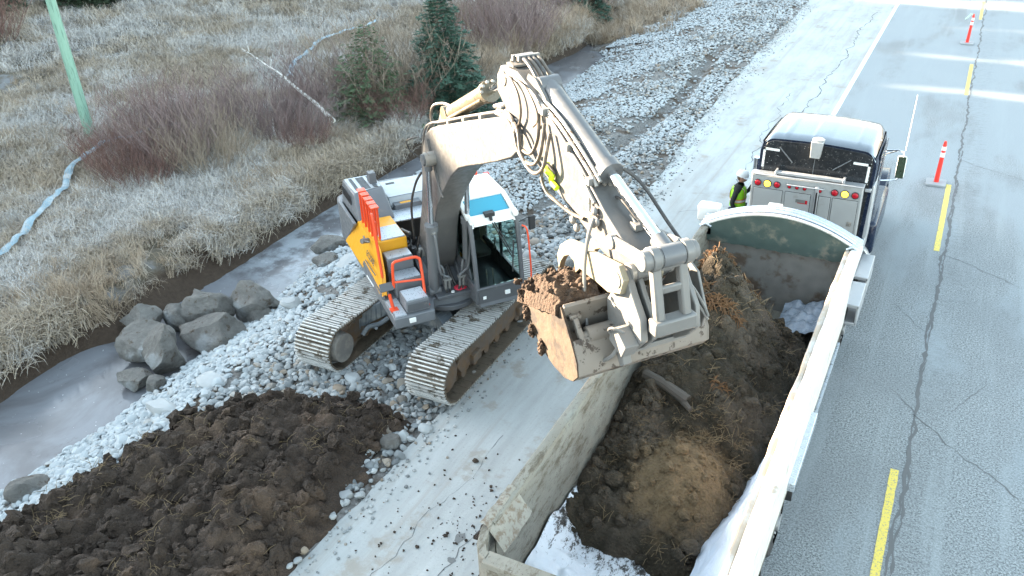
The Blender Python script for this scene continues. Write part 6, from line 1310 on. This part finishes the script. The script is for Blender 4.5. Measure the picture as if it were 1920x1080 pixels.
# head with face
mb = MB(); hs = (.035, 0, 1.655); 
bm = bmesh.new(); bmesh.ops.create_uvsphere(bm, u_segments=28, v_segments=20, radius=.1)
for v in bm.verts:
    x, y, z = v.co; v.co = Vector((x*1.0, y*.80, z*1.22))
    if z < -.02: v.co.x *= 1-.5*(-z-.02)*4*(1 if x < 0 else .15); v.co.y *= 1+2.2*(z+.02)
    if x > .06 and abs(y) < .022 and -.045 < z < .02: v.co.x += .022*(1-abs(y)/.022)*(1-(z+.045)/.065*.6)
    if x > .06 and .012 < z < .035 and abs(y) > .018: v.co.x -= .006
me = bpy.data.meshes.new('head'); bm.to_mesh(me); bm.free(); me.shade_smooth(); me.materials.append(M['skin']); hd = bpy.data.objects.new('head', me); COL.objects.link(hd); hd.parent = PE; hd.location = (.045, 0, 1.655); hd.rotation_euler = (0, R_(12), 0)
def hp(mb, nm, m): o = mb.build(nm, m, hd); return o
for s in (1, -1):
    mb = MB(); mb.sphere((.083, s*.032, .018), .013, 10, 7); hp(mb, 'eye', M['white']); mb = MB(); mb.sphere((.093, s*.032, .018), .006, 8, 6); hp(mb, 'iris', M['black'])
    mb = MB(); mb.sphere((-.002, s*.082, -.005), .028, 10, 8, (.7, .3, 1.1)); hp(mb, 'ear', M['skin'])
mb = MB(); mb.sphere((.090, 0, -.055), .02, 10, 6, (.4, 1.1, .3)); hp(mb, 'mouth', M['redskin'] if 'redskin' in M else M['rag'])
mb = MB(); mb.sphere((-.03, 0, .0), .088, 16, 10, (.95, .92, 1.0)); hp(mb, 'hair', M['boot'])
mb = MB(); vs = []; n = 28
for r1, z in ((.132, .045), (.130, .075), (.118, .12), (.088, .155), (.045, .172), (.001, .177)): vs += [(r1*1.05*math.cos(2*math.pi*k/n)-.01, r1*.95*math.sin(2*math.pi*k/n), z) for k in range(n)]
mb.add(vs, [(j*n+k, j*n+(k+1) % n, (j+1)*n+(k+1) % n, (j+1)*n+k) for j in range(5) for k in range(n)])
mb.add([(.10*math.cos(a)+.02, .115*math.sin(a), .048) for a in [-1.3+.26*i for i in range(11)]]+[(.19*math.cos(a)+.005, .13*math.sin(a), .038) for a in [-1.3+.26*i for i in range(11)]], [(i, i+1, 12+i, 11+i) for i in range(10)])
mb.box(-.10, .10, -.012, .012, .168, .182); o = mb.build('hard_hat', M['hat'] if 'hat' in M else M['white'], PE); o.parent = PE; o.location = (.045, 0, 1.655); o.rotation_euler = (0, R_(12), 0)
# hands: palm and separate fingers
def hand(base, dirv, side, curl, nm='hand'):
    d = Vector(dirv).normalized(); up = Vector(side).normalized(); nrm = d.cross(up).normalized(); P0 = Vector(base)
    pts = [P0, P0+d*.05, P0+d*.085]; ed = [(0, 1), (1, 2)]; rad = [(.022, .026), (.018, .036), (.014, .036)]
    for k, (o, L) in enumerate(((-.030, .062), (-.010, .074), (.010, .070), (.029, .055))):
        b = len(pts); q = P0+d*.085+up*o; dd = d
        pts.append(q); ed.append((2, b)); rad.append(.0095)
        for j in range(3): dd = (dd*math.cos(curl)+nrm*math.sin(curl)).normalized(); q = q+dd*L/3; pts.append(q); ed.append((b+j, b+j+1)); rad.append(.0085-.0007*j)
    b = len(pts); q = P0+d*.03-up*.028; dd = (d*.5-up*.8+nrm*.3).normalized(); pts.append(q); ed.append((1, b)); rad.append(.012)
    for j in range(2): q = q+dd*.030; pts.append(q); ed.append((b+j, b+j+1)); rad.append(.010); dd = (dd+nrm*.4+d*.4).normalized()
    return skin_body(nm, [tuple(p) for p in pts], ed, rad, M['skin'], PE, 1)
hand((.275, .08, 1.535), (.25, -.35, .85), (.2, .9, .3), .45); hand((.065, -.24, .85), (.15, 0, -1), (1, 0, .1), .25)
mb = MB(); mb.box(-.006, .006, -.04, .04, -.08, .08, Matrix.Translation((.325, .05, 1.64))@Matrix.Rotation(R_(10), 4, 'Y')); o = mb.build('phone', M['phone'] if 'phone' in M else M['grey'], None, label='grey phone held up before the face of the person in the hard hat', cat='phone', bevel=.004); o.matrix_world = Matrix.Translation((-3.88, 17.75, 0))
mb = MB(); mb.box(-.012, .012, .248, .262, 1.24, 1.275); mb.box(-.05, -.02, .2, .3, 1.28, 1.31); mb.build('arm_badge', M['white'], PE, smooth=0)
